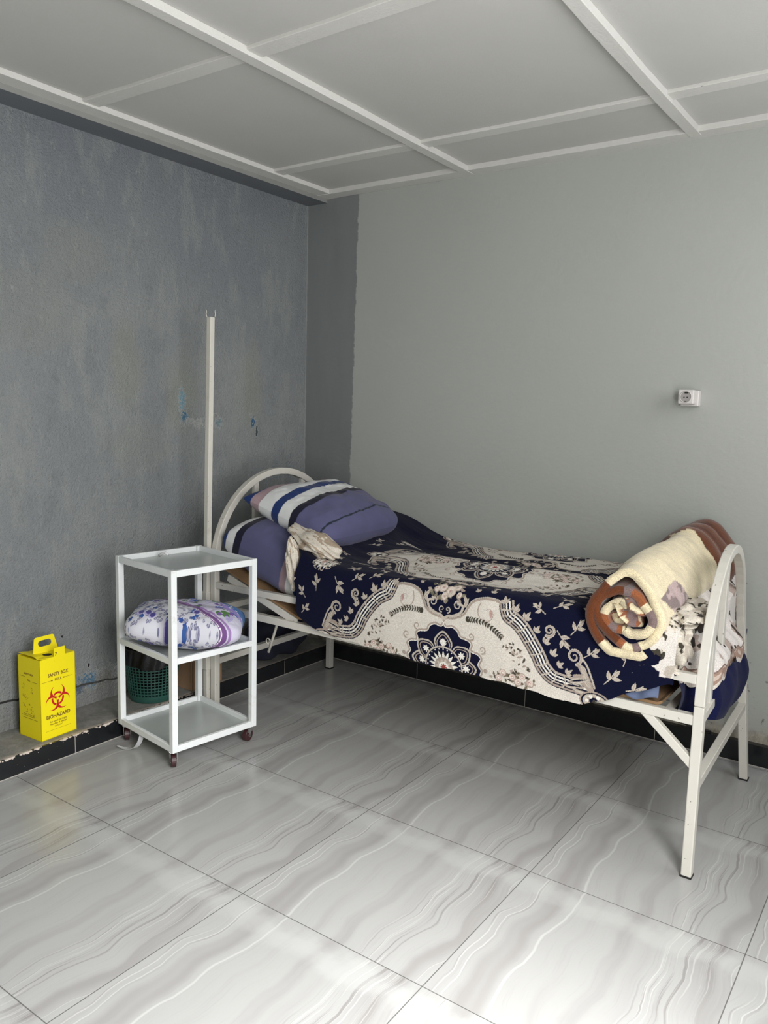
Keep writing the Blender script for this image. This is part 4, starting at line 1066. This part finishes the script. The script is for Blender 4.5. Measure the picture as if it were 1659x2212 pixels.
# ------------------------------------------------------------------ basket with liner, carton
bk = thing('waste_basket', 'dark green plastic mesh waste basket with black liner behind the trolley', 'basket', (-.668, .700, ZL))
bx, by = -.668, .700
def br(z): return .098 + (z / .235) * .028
mb = MB(); n = 44
for i in range(n):
    a = 2 * math.pi * i / n; mb.rect_path([(bx + br(z) * math.cos(a), by + br(z) * math.sin(a), ZL + z) for z in (.028, .12, .235)], .0042, .002, (math.cos(a), math.sin(a), 0))
for j in range(16):
    z = .030 + j * .0133
    def sec(i, p, t, z=z):
        d = Vector((p.x - bx, p.y - by, 0)).normalized(); return [p + d * .001 + Vector((0, 0, .0019)), p - d * .001 + Vector((0, 0, .0019)), p - d * .001 - Vector((0, 0, .0019)), p + d * .001 - Vector((0, 0, .0019))]
    mb.sweep([(bx + br(z) * math.cos(a), by + br(z) * math.sin(a), ZL + z) for a in np.linspace(0, 2 * math.pi, 49)], sec, caps=False)
mb.build('mesh_wall', M['basket'], bk)
mb = MB(); mb.tube([(bx, by, ZL + z) for z in (.001, .030)], lambda i: br(0) - .002 if i == 0 else br(.030), 48); mb.build('base', M['basket'], bk, .002, True)
nn, mm_ = 72, 30; a = np.linspace(0, 2 * math.pi, nn)[:, None]; s = np.linspace(0, 1, mm_)[None, :]
prof_r = np.interp(s[0], [0, .45, .5, .55, .6, 1], [.050, .118, .131, .137, .136, .128])[None, :]; prof_z = np.interp(s[0], [0, .45, .5, .55, .6, 1], [.05, .235, .246, .243, .235, .165])[None, :]
dr = .004 * np.sin(a * 17 + s * 6) + .006 * (fbm(np.cos(a) * 3 + 5 + 0 * s, np.sin(a) * 3 + s * 4 + 5, 2) - .5)
zz = prof_z + np.where(s > .55, (.045 * (fbm(np.cos(a) * 2 + 5 + 0 * s, np.sin(a) * 2 + 5 + 0 * s, 6, 2) - .5)) * (s - .55) / .45, 0)
V = np.stack([bx + (prof_r + dr * (s > .3)) * np.cos(a), by + (prof_r + dr * (s > .3)) * np.sin(a), ZL + zz + 0 * a], -1)
Vv, F, _ = grid_mesh(V); add_np('bin_liner', Vv, F, None, M['bag'], bk)
mb = MB(); mb.box((-.770, .850, ZL), (-.585, 1.035, .285)); o = mb.build('cardboard_carton', M['cardkraft'], None, .002)
tag(o, 'small plain brown carton on the ledge behind the bed head leg', 'box')
# dark cloth bag on the ledge under the bed
V = superbox(-.66, 1.48, ZL + .105, .09, .20, .105, 70, 40, .75); V[..., 0] += .012 * np.sin(V[..., 1] * 40 + V[..., 2] * 30); V[..., 2] += .008 * np.sin(V[..., 1] * 27)
Vv, F, _ = grid_mesh(V, None, True); tag(add_np('cloth_bundle', Vv, F, None, M['kerb']), 'dark blue cloth bundle on the ledge in shadow under the bed head', 'bundle')
# cable on top of the back skirting
mb = MB(); mb.tube(smooth_pts([(1.19, 1.838, .118, ), (1.24, 1.832, .108), (1.30, 1.834, .098), (1.42, 1.836, .092)], 1) if False else [(1.20, 1.838, .125), (1.23, 1.832, .116), (1.27, 1.832, .106), (1.33, 1.834, .096), (1.42, 1.836, .091)], .004, 8)
tag(mb.build('cable', M['wire'], None, 0, True), 'short black cable lying along the back skirting under the bed foot', 'cable')

# ------------------------------------------------------------------ wall socket
sk = thing('wall_socket', 'small ivory surface mounted power socket on the grey green wall', 'socket', (1.24, YB, 1.44))
mb = MB(); mb.box((1.208, YB - .034, 1.404), (1.276, YB, 1.466)); mb.build('back_box', M['socket'], sk, .003)
mb = MB(); mb.box((1.208, YB - .078, 1.412), (1.268, YB - .034, 1.468)); mb.build('front_plate', M['socket'], sk, .005, False, 3)
cx_, cz_, yf_ = 1.238, 1.440, YB - .0785
def yring(r0, r1, y0, y1, n=30):
    mb = MB()
    for i in range(n):
        a = 2 * math.pi * i / n; b3 = 2 * math.pi * (i + 1) / n
        q = lambda r_, t_, y_: (cx_ + r_ * math.cos(t_), y_, cz_ + r_ * math.sin(t_))
        mb.quad(q(r0, a, y0), q(r0, b3, y0), q(r1, b3, y1), q(r1, a, y1))
    return mb
mb = yring(.0235, .0215, yf_, yf_ - .0030); mb2 = yring(.0215, .0200, yf_ - .0030, yf_ - .0002); mb.v, mb.f, mb.mi = mb.v + mb2.v, mb.f + [tuple(i + len(mb.v) for i in f) for f in mb2.f], mb.mi + mb2.mi
mb.build('socket_ring', M['socket'], sk)
mb = yring(.0200, .0001, yf_ - .0004, yf_ - .0004); mb.build('socket_well', plain('greyed socket face', (.33, .31, .30), .5), sk)
mb = MB()
for dx in (-.006, .006): mb.tube([(cx_ + dx, yf_ - .0004, cz_ - .002), (cx_ + dx, yf_ - .0012, cz_ - .002)], .0026, 10)
mb.build('pin_hole', M['dark'], sk)
mb = MB(); mb.box((cx_ - .005, yf_ - .0016, cz_ + .013), (cx_ + .009, yf_ - .0004, cz_ + .0185)); mb.build('earth_clip', M['dark'], sk)
mb = MB(); mb.box((cx_ - .004, yf_ - .0016, cz_ - .0185), (cx_ + .004, yf_ - .0004, cz_ - .0165)); mb.build('earth_clip', M['dark'], sk)
